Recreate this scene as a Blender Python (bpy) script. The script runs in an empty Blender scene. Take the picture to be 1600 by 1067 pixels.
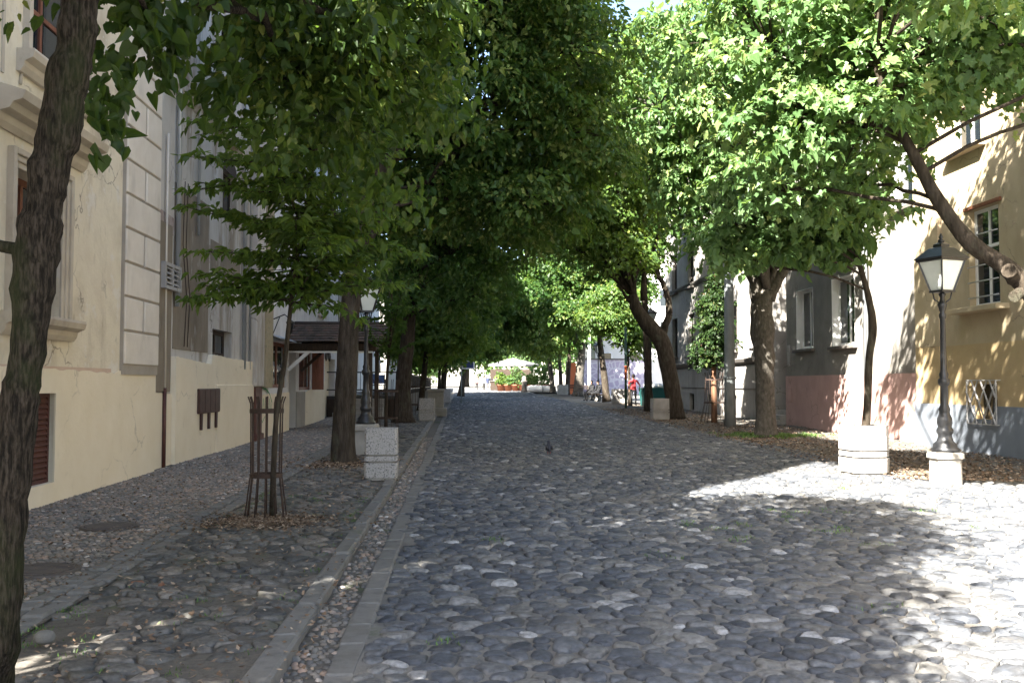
import bpy, math, random
import numpy as np
from mathutils import Vector, Matrix

# ------------------------------------------------------------------ camera, sky, sun, exposure
scene = bpy.context.scene
COL = scene.collection
EYE = 1.6
SLOPE = 0.007                       # the street climbs gently away from the camera
F = 1500.0                          # focal length in pixels of a 1600 px wide picture
YAW = math.atan(80 / F)
PITCH = math.atan(66.5 / F)

cam_data = bpy.data.cameras.new("camera")
cam_data.sensor_width = 36.0
cam_data.lens = 36.0 * F / 1600.0
cam_data.clip_start = 0.05
cam_data.clip_end = 2000.0
cam = bpy.data.objects.new("camera", cam_data)
COL.objects.link(cam)
cam.location = (0, 0, EYE)
cam.rotation_euler = (math.pi / 2 + PITCH, 0, -YAW)
scene.camera = cam

SUN_EL = math.radians(42)
SUN_H = (0.6, 0.8)                  # heading of the light over the ground
world = bpy.data.worlds.new("World")
scene.world = world
world.use_nodes = True
wn = world.node_tree
wn.nodes.clear()
sky = wn.nodes.new("ShaderNodeTexSky")
sky.sky_type = 'NISHITA'
sky.sun_disc = False
sky.sun_elevation = SUN_EL
sky.sun_rotation = math.atan2(-SUN_H[0], -SUN_H[1]) % (2 * math.pi)
sky.air_density = 1.0
sky.dust_density = 2.2
bg = wn.nodes.new("ShaderNodeBackground")
bg.inputs[1].default_value = 0.062
wo = wn.nodes.new("ShaderNodeOutputWorld")
wn.links.new(sky.outputs[0], bg.inputs[0])
wn.links.new(bg.outputs[0], wo.inputs[0])

sun_data = bpy.data.lights.new("sun", 'SUN')
sun_data.energy = 5.0
sun_data.angle = math.radians(0.53)
sun_data.color = (1.0, 0.95, 0.86)
sun = bpy.data.objects.new("sun", sun_data)
COL.objects.link(sun)
SUN_D = Vector((SUN_H[0] * math.cos(SUN_EL), SUN_H[1] * math.cos(SUN_EL), -math.sin(SUN_EL)))
sun.rotation_euler = SUN_D.to_track_quat('-Z', 'Y').to_euler()
sun.location = (-20, -25, 30)

scene.view_settings.view_transform = 'Standard'
scene.view_settings.look = 'None'
scene.view_settings.gamma = 1.0
scene.view_settings.use_curve_mapping = False
scene.view_settings.exposure = 3.3
scene.render.engine = 'CYCLES'
scene.cycles.max_bounces = 6
scene.cycles.diffuse_bounces = 3
scene.cycles.glossy_bounces = 2
scene.cycles.transmission_bounces = 4
scene.cycles.transparent_max_bounces = 6
scene.cycles.sample_clamp_indirect = 6.0
scene.cycles.use_denoising = True

# ------------------------------------------------------------------ places measured from the picture
_fwd = Vector((math.sin(YAW) * math.cos(PITCH), math.cos(YAW) * math.cos(PITCH), math.sin(PITCH)))
_rgt = Vector((math.cos(YAW), -math.sin(YAW), 0))
_up = _rgt.cross(_fwd)
CAM = Vector((0, 0, EYE))
def ray(px, py):
    return _fwd + _rgt * ((px - 800) / F) + _up * ((533.5 - py) / F)
def gz(y):
    return SLOPE * y
def G(px, py):                      # point of the ground
    d = ray(px, py)
    t = -EYE / (d.z - SLOPE * d.y)
    return CAM + d * t
def onX(px, py, x):                 # point of the wall plane x
    d = ray(px, py)
    return CAM + d * (x / d.x)
def at(px, py, y):                  # point of the cross plane y
    d = ray(px, py)
    return CAM + d * (y / d.y)

rnd = random.Random(7)
rng = np.random.default_rng(11)

# ------------------------------------------------------------------ objects, tags, meshes
WL = {}                             # world origin of each object
def tag(o, label=None, cat=None, group=None, kind=None):
    if label: o["label"] = label
    if cat: o["category"] = cat
    if group: o["group"] = group
    if kind: o["kind"] = kind
    return o
def thing(name, label, cat, loc, group=None):
    o = bpy.data.objects.new(name, None)
    o.empty_display_size = 0.2
    COL.objects.link(o)
    o.location = loc
    WL[o.name] = Vector(loc)
    return tag(o, label, cat, group)
def link(name, me, parent=None, loc=None):
    o = bpy.data.objects.new(name, me)
    COL.objects.link(o)
    if parent is not None:
        o.parent = parent
    if loc is not None:
        o.location = loc
    pw = WL[parent.name] if parent is not None else Vector((0, 0, 0))
    WL[o.name] = pw + Vector(o.location)
    return o
def copy_tree(o, loc=None, parent=None):
    c = o.copy()
    COL.objects.link(c)
    c.parent = parent
    if loc is not None:
        c.location = loc
    WL[c.name] = (WL[parent.name] if parent else Vector((0, 0, 0))) + Vector(c.location)
    for ch in list(o.children):
        copy_tree(ch, None, c)
    return c
def np_mesh(name, V, faces, mat=None, smooth=True, tint=None):
    """V (n,3); faces = list of integer arrays (m,k)"""
    me = bpy.data.meshes.new(name)
    V = np.ascontiguousarray(V, dtype=np.float32)
    me.vertices.add(len(V))
    me.vertices.foreach_set("co", V.ravel())
    tot = sum(f.size for f in faces)
    npol = sum(len(f) for f in faces)
    me.loops.add(tot)
    me.polygons.add(npol)
    li = np.concatenate([f.ravel() for f in faces]).astype(np.int32)
    lt = np.concatenate([np.full(len(f), f.shape[1]) for f in faces]).astype(np.int32)
    ls = np.concatenate([[0], np.cumsum(lt)[:-1]]).astype(np.int32)
    me.loops.foreach_set("vertex_index", li)
    me.polygons.foreach_set("loop_start", ls)
    me.polygons.foreach_set("loop_total", lt)
    me.polygons.foreach_set("use_smooth", np.full(npol, smooth, dtype=bool))
    if tint is not None:
        a = me.attributes.new("tint", 'FLOAT', 'POINT')
        a.data.foreach_set("value", np.ascontiguousarray(tint, dtype=np.float32))
    if mat: me.materials.append(mat)
    me.update(calc_edges=True)
    return me

class MB:
    """collects simple shapes in world coordinates, builds ONE mesh"""
    def __init__(s):
        s.v = []; s.f = []; s.sm = []; s.mi = []
        s.cur = 0
    def face(s, pts, smooth=False):
        b = len(s.v); s.v += [tuple(p) for p in pts]
        s.f.append(list(range(b, b + len(pts)))); s.sm.append(smooth); s.mi.append(s.cur)
        return s
    def add(s, vs, fs, smooth=False):
        b = len(s.v); s.v += [tuple(p) for p in vs]
        for f in fs:
            s.f.append([i + b for i in f]); s.sm.append(smooth); s.mi.append(s.cur)
        return s
    def box(s, x0, x1, y0, y1, z0, z1, bev=0.0):
        if x0 > x1: x0, x1 = x1, x0
        if y0 > y1: y0, y1 = y1, y0
        if z0 > z1: z0, z1 = z1, z0
        if bev <= 0:
            vs = [(x0,y0,z0),(x1,y0,z0),(x1,y1,z0),(x0,y1,z0),(x0,y0,z1),(x1,y0,z1),(x1,y1,z1),(x0,y1,z1)]
            fs = [(0,3,2,1),(4,5,6,7),(0,1,5,4),(1,2,6,5),(2,3,7,6),(3,0,4,7)]
            return s.add(vs, fs)
        b = bev
        vs = []; idx = {}
        for ix, x in enumerate((x0, x1)):
            for iy, y in enumerate((y0, y1)):
                for iz, z in enumerate((z0, z1)):
                    sx, sy, sz = (b if ix == 0 else -b), (b if iy == 0 else -b), (b if iz == 0 else -b)
                    idx[(ix,iy,iz,0)] = len(vs); vs.append((x, y + sy, z + sz))
                    idx[(ix,iy,iz,1)] = len(vs); vs.append((x + sx, y, z + sz))
                    idx[(ix,iy,iz,2)] = len(vs); vs.append((x + sx, y + sy, z))
        fs = []
        for i in (0, 1):
            q = [idx[(i,0,0,0)], idx[(i,1,0,0)], idx[(i,1,1,0)], idx[(i,0,1,0)]]; fs.append(q if i else q[::-1])
            q = [idx[(0,i,0,1)], idx[(1,i,0,1)], idx[(1,i,1,1)], idx[(0,i,1,1)]]; fs.append(q[::-1] if i else q)
            q = [idx[(0,0,i,2)], idx[(1,0,i,2)], idx[(1,1,i,2)], idx[(0,1,i,2)]]; fs.append(q if i else q[::-1])
        for a in (0, 1):
            for c in (0, 1):
                q = [idx[(a,c,0,0)], idx[(a,c,1,0)], idx[(a,c,1,1)], idx[(a,c,0,1)]]; fs.append(q if a != c else q[::-1])
                q = [idx[(a,0,c,0)], idx[(a,1,c,0)], idx[(a,1,c,2)], idx[(a,0,c,2)]]; fs.append(q[::-1] if a != c else q)
                q = [idx[(0,a,c,1)], idx[(1,a,c,1)], idx[(1,a,c,2)], idx[(0,a,c,2)]]; fs.append(q if a != c else q[::-1])
        for i in (0, 1):
            for j in (0, 1):
                for k in (0, 1):
                    q = [idx[(i,j,k,0)], idx[(i,j,k,1)], idx[(i,j,k,2)]]
                    fs.append(q if (i + j + k) % 2 else q[::-1])
        return s.add(vs, fs)
    def tube(s, pts, r, n=8, cap=True, smooth=True):
        P = [Vector(p) for p in pts]
        R = r if isinstance(r, (list, tuple)) else [r] * len(P)
        t0 = (P[1] - P[0]).normalized()
        a = Vector((0, 0, 1)) if abs(t0.z) < 0.9 else Vector((1, 0, 0))
        u = t0.cross(a).normalized()
        vs = []
        for i, p in enumerate(P):
            if i == 0: t = P[1] - P[0]
            elif i == len(P) - 1: t = P[-1] - P[-2]
            else: t = P[i + 1] - P[i - 1]
            t.normalize()
            u = (u - t * u.dot(t)).normalized()
            w = t.cross(u)
            for k in range(n):
                an = 2 * math.pi * k / n
                vs.append(p + (u * math.cos(an) + w * math.sin(an)) * R[i])
        fs = []
        for i in range(len(P) - 1):
            for k in range(n):
                k2 = (k + 1) % n
                fs.append((i*n + k, i*n + k2, (i+1)*n + k2, (i+1)*n + k))
        s.add(vs, fs, smooth)
        if cap:
            b = len(s.v) - len(vs)
            s.f.append([b + k for k in range(n)][::-1]); s.sm.append(False); s.mi.append(s.cur)
            s.f.append([b + (len(P)-1)*n + k for k in range(n)]); s.sm.append(False); s.mi.append(s.cur)
        return s
    def lathe(s, cx, cy, prof, n=16, smooth=True, rot=0.0, sq=None):
        """prof = [(r,z)...] bottom to top"""
        vs = []
        for r, z in prof:
            for k in range(n):
                an = 2 * math.pi * k / n + rot
                vs.append((cx + r * math.cos(an), cy + r * math.sin(an), z))
        fs = []
        for i in range(len(prof) - 1):
            for k in range(n):
                k2 = (k + 1) % n
                fs.append((i*n + k, i*n + k2, (i+1)*n + k2, (i+1)*n + k))
        s.add(vs, fs, smooth)
        b = len(s.v) - len(vs)
        s.f.append([b + k for k in range(n)][::-1]); s.sm.append(False); s.mi.append(s.cur)
        s.f.append([b + (len(prof)-1)*n + k for k in range(n)]); s.sm.append(False); s.mi.append(s.cur)
        return s
    def beam(s, a, b, w, h=None, up=(0, 0, 1)):
        a = Vector(a); b = Vector(b); h = h or w
        t = (b - a).normalized()
        upv = Vector(up)
        if abs(t.dot(upv)) > 0.95: upv = Vector((1, 0, 0))
        sd = t.cross(upv).normalized(); u = sd.cross(t)
        vs = []
        for p in (a, b):
            for i, j in ((-1,-1),(1,-1),(1,1),(-1,1)):
                vs.append(p + sd * (i * w / 2) + u * (j * h / 2))
        return s.add(vs, [(3,2,1,0),(4,5,6,7),(0,1,5,4),(1,2,6,5),(2,3,7,6),(3,0,4,7)])
    def prism(s, poly, z0, z1, top=None):
        """poly = [(x,y)...] counter-clockwise, vertical prism; top = optional other outline"""
        n = len(poly); top = top or poly
        vs = [(x, y, z0) for x, y in poly] + [(x, y, z1) for x, y in top]
        fs = [tuple(range(n))[::-1], tuple(range(n, 2*n))]
        for k in range(n):
            k2 = (k + 1) % n
            fs.append((k, k2, n + k2, n + k))
        return s.add(vs, fs)
    def extrude_x(s, poly, x0, x1):
        """poly = [(y,z)...], a slab between x0 and x1"""
        n = len(poly)
        if x0 > x1: x0, x1 = x1, x0
        vs = [(x0, y, z) for y, z in poly] + [(x1, y, z) for y, z in poly]
        fs = [tuple(range(n))[::-1], tuple(range(n, 2*n))]
        for k in range(n):
            k2 = (k + 1) % n
            fs.append((k, k2, n + k2, n + k))
        return s.add(vs, fs)
    def ball(s, c, r, nu=10, nv=7, smooth=True):
        rx, ry, rz = r if isinstance(r, (tuple, list)) else (r, r, r)
        prof = [(math.sin(math.pi * j / nv), -math.cos(math.pi * j / nv)) for j in range(1, nv)]
        vs = [(c[0] + rx*a*math.cos(2*math.pi*k/nu), c[1] + ry*a*math.sin(2*math.pi*k/nu), c[2] + rz*b) for a, b in prof for k in range(nu)]
        vs += [(c[0], c[1], c[2] - rz), (c[0], c[1], c[2] + rz)]
        fs = []
        for i in range(len(prof) - 1):
            for k in range(nu):
                k2 = (k + 1) % nu
                fs.append((i*nu + k, i*nu + k2, (i+1)*nu + k2, (i+1)*nu + k))
        m = len(prof) * nu
        for k in range(nu):
            k2 = (k + 1) % nu
            fs.append((k2, k, m)); fs.append(((len(prof)-1)*nu + k, (len(prof)-1)*nu + k2, m + 1))
        return s.add(vs, fs, smooth)
    def mesh(s, name, mats, origin=(0, 0, 0)):
        me = bpy.data.meshes.new(name)
        o = Vector(origin)
        me.from_pydata([tuple(Vector(v) - o) for v in s.v], [], s.f)
        me.polygons.foreach_set("use_smooth", s.sm)
        if not isinstance(mats, (list, tuple)): mats = [mats]
        for m in mats: me.materials.append(m)
        if len(mats) > 1: me.polygons.foreach_set("material_index", s.mi)
        me.update()
        return me
    def build(s, name, mats, parent=None, origin=None):
        """origin (world) lets the part sit at its own place"""
        pw = WL[parent.name] if parent is not None else Vector((0, 0, 0))
        org = Vector(origin) if origin is not None else pw
        return link(name, s.mesh(name, mats, org), parent, org - pw)

# ------------------------------------------------------------------ materials
def _ramp(nt, cols, lo=0.0, hi=1.0):
    r = nt.nodes.new("ShaderNodeValToRGB")
    e = r.color_ramp.elements
    while len(e) < len(cols): e.new(0.5)
    for i, c in enumerate(cols):
        e[i].position = lo + (hi - lo) * i / max(1, len(cols) - 1)
        e[i].color = (c[0], c[1], c[2], 1)
    return r
def _noise(nt, pos, scale, detail=5, stretch=(1, 1, 1), rough=0.6):
    mp = nt.nodes.new("ShaderNodeMapping")
    mp.inputs['Scale'].default_value = stretch
    nt.links.new(pos, mp.inputs['Vector'])
    n = nt.nodes.new("ShaderNodeTexNoise")
    n.inputs['Scale'].default_value = scale
    n.inputs['Detail'].default_value = detail
    n.inputs['Roughness'].default_value = rough
    nt.links.new(mp.outputs[0], n.inputs['Vector'])
    return n.outputs[0]
def _mix(nt, fac, a, b, mode='MIX'):
    m = nt.nodes.new("ShaderNodeMix")
    m.data_type = 'RGBA'; m.blend_type = mode
    for sock, val in ((m.inputs[0], fac), (m.inputs[6], a), (m.inputs[7], b)):
        if hasattr(val, 'links') or isinstance(val, bpy.types.NodeSocket): nt.links.new(val, sock)
        elif isinstance(val, (int, float)): sock.default_value = val
        else: sock.default_value = (val[0], val[1], val[2], 1)
    return m.outputs[2]
def mat(name, cols, scale=2.0, stretch=(1, 1, 1), rough=0.85, spec=0.3, bump=0.15, bscale=60, bstretch=None,
        detail=6, tint=False, var=0.25, stains=(), metallic=0.0, lo=0.3, hi=0.7, bdist=0.02, local=False, cracks=0.0):
    """cols ramp over noise (or over the tint attribute); stains = [(colour, scale, stretch, lo, hi, amount)]"""
    m = bpy.data.materials.new(name)
    m.use_nodes = True
    nt = m.node_tree
    b = nt.nodes["Principled BSDF"]
    if local:
        pos = nt.nodes.new("ShaderNodeTexCoord").outputs['Object']
    else:
        pos = nt.nodes.new("ShaderNodeNewGeometry").outputs['Position']
    n = _noise(nt, pos, scale, detail, stretch)
    if tint:
        at_ = nt.nodes.new("ShaderNodeAttribute"); at_.attribute_name = "tint"
        r = _ramp(nt, cols, 0.0, 1.0)
        r.color_ramp.interpolation = 'LINEAR'
        nt.links.new(at_.outputs['Fac'], r.inputs[0])
        v = _ramp(nt, [(1 - var,) * 3, (1 + var,) * 3], lo, hi)
        nt.links.new(n, v.inputs[0])
        col = _mix(nt, 1.0, r.outputs[0], v.outputs[0], 'MULTIPLY')
    else:
        r = _ramp(nt, cols if len(cols) > 1 else [cols[0], cols[0]], lo, hi)
        nt.links.new(n, r.inputs[0])
        col = r.outputs[0]
    for i, (sc, ss, st, slo, shi, am) in enumerate(stains):
        sn = _noise(nt, pos, ss, 6, st, 0.65)
        sr = _ramp(nt, [(0, 0, 0), (am, am, am)], slo, shi)
        nt.links.new(sn, sr.inputs[0])
        col = _mix(nt, sr.outputs[0], col, sc)
    if cracks > 0:                   # fine wandering cracks, only in patches
        wn_ = nt.nodes.new("ShaderNodeTexNoise"); wn_.inputs['Scale'].default_value = 3.5; wn_.inputs['Detail'].default_value = 5
        nt.links.new(pos, wn_.inputs['Vector'])
        wm = nt.nodes.new("ShaderNodeVectorMath"); wm.operation = 'MULTIPLY_ADD'
        nt.links.new(wn_.outputs['Color'], wm.inputs[0]); wm.inputs[1].default_value = (.5, .5, .5); nt.links.new(pos, wm.inputs[2])
        vv = nt.nodes.new("ShaderNodeTexVoronoi"); vv.feature = 'DISTANCE_TO_EDGE'; vv.inputs['Scale'].default_value = .9
        nt.links.new(wm.outputs[0], vv.inputs['Vector'])
        cr = _ramp(nt, [(cracks,) * 3, (0, 0, 0)], .002, .016); nt.links.new(vv.outputs['Distance'], cr.inputs[0])
        mk = _ramp(nt, [(0, 0, 0), (1, 1, 1)], .5, .6); nt.links.new(_noise(nt, pos, .8, 3), mk.inputs[0])
        cm = _mix(nt, 1.0, cr.outputs[0], mk.outputs[0], 'MULTIPLY')
        col = _mix(nt, cm, col, (.12, .10, .085))
    nt.links.new(col, b.inputs['Base Color'])
    b.inputs['Roughness'].default_value = rough
    b.inputs['Specular IOR Level'].default_value = spec
    b.inputs['Metallic'].default_value = metallic
    if bump > 0:
        bn = _noise(nt, pos, bscale, 6, bstretch or (1, 1, 1), 0.65)
        bp = nt.nodes.new("ShaderNodeBump")
        bp.inputs['Strength'].default_value = bump
        bp.inputs['Distance'].default_value = bdist
        nt.links.new(bn, bp.inputs['Height'])
        nt.links.new(bp.outputs[0], b.inputs['Normal'])
    return m
def leaf_mat(name, cols, trans=0.4, tcol=(0.22, 0.34, 0.04), rough=0.42, spec=0.45):
    m = bpy.data.materials.new(name)
    m.use_nodes = True
    nt = m.node_tree
    b = nt.nodes["Principled BSDF"]
    out = nt.nodes["Material Output"]
    a = nt.nodes.new("ShaderNodeAttribute"); a.attribute_name = "tint"
    r = _ramp(nt, cols)
    ps_ = nt.nodes.new("ShaderNodeNewGeometry").outputs['Position']
    ad = nt.nodes.new("ShaderNodeMath"); ad.operation = 'MULTIPLY_ADD'      # blotches inside each leaf
    nt.links.new(_noise(nt, ps_, 38, 2), ad.inputs[0]); ad.inputs[1].default_value = .5
    sb = nt.nodes.new("ShaderNodeMath"); sb.operation = 'SUBTRACT'; nt.links.new(a.outputs['Fac'], sb.inputs[0]); sb.inputs[1].default_value = .25
    nt.links.new(sb.outputs[0], ad.inputs[2])
    nt.links.new(ad.outputs[0], r.inputs[0])
    nt.links.new(r.outputs[0], b.inputs['Base Color'])
    b.inputs['Roughness'].default_value = rough
    b.inputs['Specular IOR Level'].default_value = spec
    t = nt.nodes.new("ShaderNodeBsdfTranslucent")
    tc = _mix(nt, 0.5, r.outputs[0], tcol)
    nt.links.new(tc, t.inputs[0])
    mx = nt.nodes.new("ShaderNodeMixShader")
    mx.inputs[0].default_value = trans
    nt.links.new(b.outputs[0], mx.inputs[1])
    nt.links.new(t.outputs[0], mx.inputs[2])
    nt.links.new(mx.outputs[0], out.inputs[0])
    return m
def glass_mat(name, col=(0.015, 0.02, 0.025), rough=0.04):
    m = bpy.data.materials.new(name)
    m.use_nodes = True
    nt = m.node_tree
    b = nt.nodes["Principled BSDF"]
    b.inputs['Base Color'].default_value = (*col, 1)
    b.inputs['Roughness'].default_value = rough
    b.inputs['Specular IOR Level'].default_value = 0.8
    pos = nt.nodes.new("ShaderNodeNewGeometry").outputs['Position']
    bn = _noise(nt, pos, 2.5, 2)
    bp = nt.nodes.new("ShaderNodeBump"); bp.inputs['Strength'].default_value = 0.06; bp.inputs['Distance'].default_value = 0.02
    nt.links.new(bn, bp.inputs['Height']); nt.links.new(bp.outputs[0], b.inputs['Normal'])
    return m

GREEN = (0.035, 0.06, 0.012)
MT = {}
MT['stone'] = mat("cobble_stone", [(.036,.040,.048), (.056,.061,.071), (.082,.087,.096), (.108,.105,.098), (.165,.163,.16), (.29,.288,.285)], scale=24, detail=9, tint=True, var=.5, rough=.66, spec=.4, bump=.5, bscale=42, bdist=.02,
    stains=[((.125,.115,.10), 5, (1,1,1), .56, .68, .4), ((.026,.028,.032), 9, (1,1,1), .58, .7, .4), ((.11,.10,.085), .45, (1,1,1), .52, .66, .5)])
MT['stone_flat'] = mat("footpath_stone", [(.06,.06,.058), (.09,.087,.081), (.122,.116,.106), (.155,.135,.113), (.28,.265,.245), (.22,.14,.10)], scale=22, detail=9, tint=True, var=.45, rough=.85, spec=.25, bump=.55, bscale=40,
    stains=[((.075,.08,.04), 1.6, (1,1,1), .54, .68, .5), ((.16,.14,.115), 3.4, (1,1,1), .58, .68, .45)])
MT['pebble'] = mat("small_pebble", [(.10,.095,.09), (.16,.15,.135), (.22,.19,.155), (.30,.21,.155), (.45,.42,.38)], scale=14, tint=True, var=.25, rough=.75, bump=.1)
MT['mortar'] = mat("mortar", [(.115,.112,.104), (.175,.168,.153), (.145,.139,.127)], scale=6, rough=.95, bump=.5, bscale=45, spec=.15,
    stains=[((.05,.075,.02), 1.1, (1,1,1), .62, .72, .7), ((.12,.09,.06), .5, (1,1,1), .5, .7, .5)])
MT['earth'] = mat("earth", [(.07,.064,.056), (.125,.115,.10), (.095,.088,.077)], scale=11, detail=9, rough=.97, bump=.7, bscale=32, spec=.12,
    stains=[((.05,.085,.02), .9, (1,1,1), .58, .7, .75), ((.17,.14,.115), 14, (1,1,1), .55, .65, .6)])
MT['litter_earth'] = mat("litter_earth", [(.075,.058,.044), (.13,.104,.08), (.10,.082,.066)], scale=8, rough=.97, bump=.7, bscale=30, spec=.12,
    stains=[((.16,.155,.15), 1.3, (1,1,1), .55, .66, .6), ((.05,.085,.02), .6, (1,1,1), .66, .74, .7)])
MT['kerb'] = mat("kerb_stone", [(.10,.098,.092), (.155,.15,.14), (.125,.12,.11)], scale=7, rough=.85, bump=.3, bscale=55,
    stains=[((.09,.085,.07), 2.2, (1,1,1), .52, .7, .6), ((.06,.085,.03), 1.4, (1,1,1), .62, .74, .6)])
MT['cast_iron'] = mat("cast_iron_lid", [(.07,.06,.055), (.11,.095,.085)], scale=8, rough=.6, metallic=.4, bump=.2)
MT['moss'] = leaf_mat("weed_green", [(.03,.07,.012), (.07,.15,.03), (.13,.22,.05)], .3)
MT['litter'] = mat("dry_leaf", [(.07,.045,.028), (.13,.085,.055), (.20,.14,.095), (.34,.27,.20)], scale=20, tint=True, var=.2, rough=.9, bump=0)
MT['bark'] = mat("bark", [(.022,.017,.012), (.048,.038,.028), (.08,.064,.049)], scale=9, stretch=(1.6,1.6,.35), rough=.95, bump=1.0, bscale=17, bstretch=(2.2,2.2,.35), bdist=.05, spec=.15,
    stains=[((.10,.10,.07), 3.0, (1,1,.6), .56, .7, .6)])
MT['bark_near'] = mat("bark_near", [(.010,.008,.006), (.034,.027,.02), (.068,.055,.043)], scale=46, stretch=(1.5,1.5,.26), detail=10, lo=.4, hi=.62, rough=.95, bump=1.0, bscale=52, bstretch=(1.6,1.6,.24), bdist=.06, spec=.15,
    stains=[((.085,.075,.055), 12.0, (1,1,.8), .58, .72, .5), ((.035,.045,.016), 2.5, (1,1,.6), .5, .64, .6)])
MT['bark_grey'] = mat("bark_grey", [(.045,.04,.034), (.08,.072,.06), (.12,.11,.095)], scale=12, stretch=(1.4,1.4,.6), rough=.95, bump=.9, bscale=14, bstretch=(1.6,1.6,.6), bdist=.05, spec=.15,
    stains=[((.19,.18,.155), 7, (1,1,1), .6, .67, .6)])
MT['bark_red'] = mat("bark_red", [(.12,.06,.035), (.2,.105,.06)], scale=9, stretch=(1,1,.3), rough=.9, bump=.5)
MT['leaf_dark'] = leaf_mat("leaf_dark", [(.015,.042,.010), (.030,.072,.016), (.06,.115,.024), (.22,.25,.07)], .45, (.22,.37,.045), .5, .3)  # linden leaf with the shade of the crowns mixed into its colour
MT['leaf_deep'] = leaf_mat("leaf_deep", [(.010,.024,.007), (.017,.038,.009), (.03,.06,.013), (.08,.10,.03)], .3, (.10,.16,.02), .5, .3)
MT['leaf_shade'] = leaf_mat("leaf_shade", [(.013,.031,.007), (.026,.054,.010), (.05,.086,.015), (.24,.27,.06)], .42, (.20,.33,.04), .5, .3)  # darker linden leaf, shade of the near crown put into the colour
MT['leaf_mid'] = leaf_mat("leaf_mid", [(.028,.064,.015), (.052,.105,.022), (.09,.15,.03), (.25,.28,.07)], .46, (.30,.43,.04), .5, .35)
MT['leaf_light'] = leaf_mat("leaf_light", [(.046,.10,.032), (.08,.155,.052), (.13,.22,.08), (.33,.37,.13)], .44, (.28,.42,.07), .48, .38)  # brighter leaf for crowns in sun, sunlight put into the colour
MT['concrete'] = mat("washed_concrete", [(.22,.21,.195), (.36,.345,.33), (.29,.28,.265)], scale=30, rough=.9, bump=.6, bscale=110, bdist=.012,
    stains=[((.07,.068,.066), 38, (1,1,1), .54, .60, .8), ((.2,.185,.16), 1.8, (1,1,.5), .55, .75, .5)])
MT['concrete_plain'] = mat("cast_concrete", [(.24,.225,.20), (.34,.32,.29)], scale=4, rough=.9, bump=.25, stains=[((.22,.2,.17), 3, (1,1,.4), .55, .75, .6)])
MT['black_iron'] = mat("black_iron", [(.012,.013,.015), (.028,.028,.03)], scale=14, rough=.38, spec=.5, bump=.1, bscale=50)
MT['rust_iron'] = mat("brown_iron", [(.028,.019,.015), (.055,.034,.026), (.04,.026,.02)], scale=16, rough=.75, bump=.2, spec=.3)
MT['brown_paint'] = mat("brown_paint", [(.06,.022,.018), (.10,.038,.028)], scale=6, stretch=(1,1,1), rough=.55, bump=.1)
MT['plaque_iron'] = mat("plaque_iron", [(.035,.018,.015), (.075,.035,.028)], scale=6, rough=.6, bump=.15)
MT['wood_dark'] = mat("dark_wood", [(.028,.02,.015), (.06,.042,.03)], scale=8, stretch=(3,3,.5), rough=.8, bump=.3)
MT['wood_red'] = mat("red_brown_wood", [(.13,.05,.028), (.21,.085,.05)], scale=7, stretch=(4,4,.6), rough=.55, bump=.15)
MT['glass'] = glass_mat("window_glass")
MT['glass_lamp'] = mat("frosted_glass", [(.62,.66,.62), (.74,.77,.72)], scale=4, rough=.25, spec=.6, bump=0)
MT['galv'] = mat("zinc_pipe", [(.34,.36,.38), (.46,.48,.50)], scale=4, stretch=(1,1,.3), rough=.45, metallic=.6, bump=.05)
MT['pole'] = mat("grey_pole", [(.16,.18,.18), (.25,.27,.27)], scale=5, stretch=(1,1,.4), rough=.6, bump=.1)
MT['white_paint'] = mat("white_paint", [(.70,.70,.69), (.80,.80,.78)], scale=3, rough=.6, bump=.05)
MT['tile'] = mat("old_roof_tile", [(.05,.042,.035), (.085,.066,.053), (.115,.075,.058), (.065,.062,.054)], scale=12, tint=True, var=.3, rough=.95, bump=.3)

# ------------------------------------------------------------------ ground, road, footpaths
XL, XR = -5.1, 11.0                 # house fronts left and right
ROAD_L, ROAD_R = -0.57, 7.2
def und(x, y):
    return 0.012 * np.sin(x * 1.7 + y * .6) + 0.010 * np.sin(x * .8 - y * 1.1 + 1.0)
def sheet(name, x0, x1, y0, y1, dz, m, nx=2, ny=2, wave=0.0, kind='structure', parent=None):
    xs = np.linspace(x0, x1, nx); ys = np.linspace(y0, y1, ny)
    X, Y = np.meshgrid(xs, ys)
    Z = SLOPE * Y + dz + wave * und(X, Y)
    V = np.stack([X.ravel(), Y.ravel(), Z.ravel()], 1)
    i = np.arange((nx - 1) * (ny - 1)); r = i // (nx - 1); c = i % (nx - 1); a = r * nx + c
    fs = np.stack([a, a + 1, a + nx + 1, a + nx], 1)
    o = link(name, np_mesh(name, V, [fs], m), parent)
    return tag(o, kind=kind)

ground = sheet("ground", -260, 260, -120, 420, -0.12, MT['earth'])
road = sheet("road", ROAD_L, ROAD_R + .1, -14, 150, -0.004, MT['mortar'], 24, 300, 1.0)
tag(road, "cobbled street of dark rounded river stones")
road_apron = sheet("road_apron", ROAD_R + .1, XR + .3, -14, 15.2, -0.006, MT['mortar'], 12, 60, 1.0)
tag(road_apron, "sunlit cobbled apron beside the street lamp")

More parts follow.
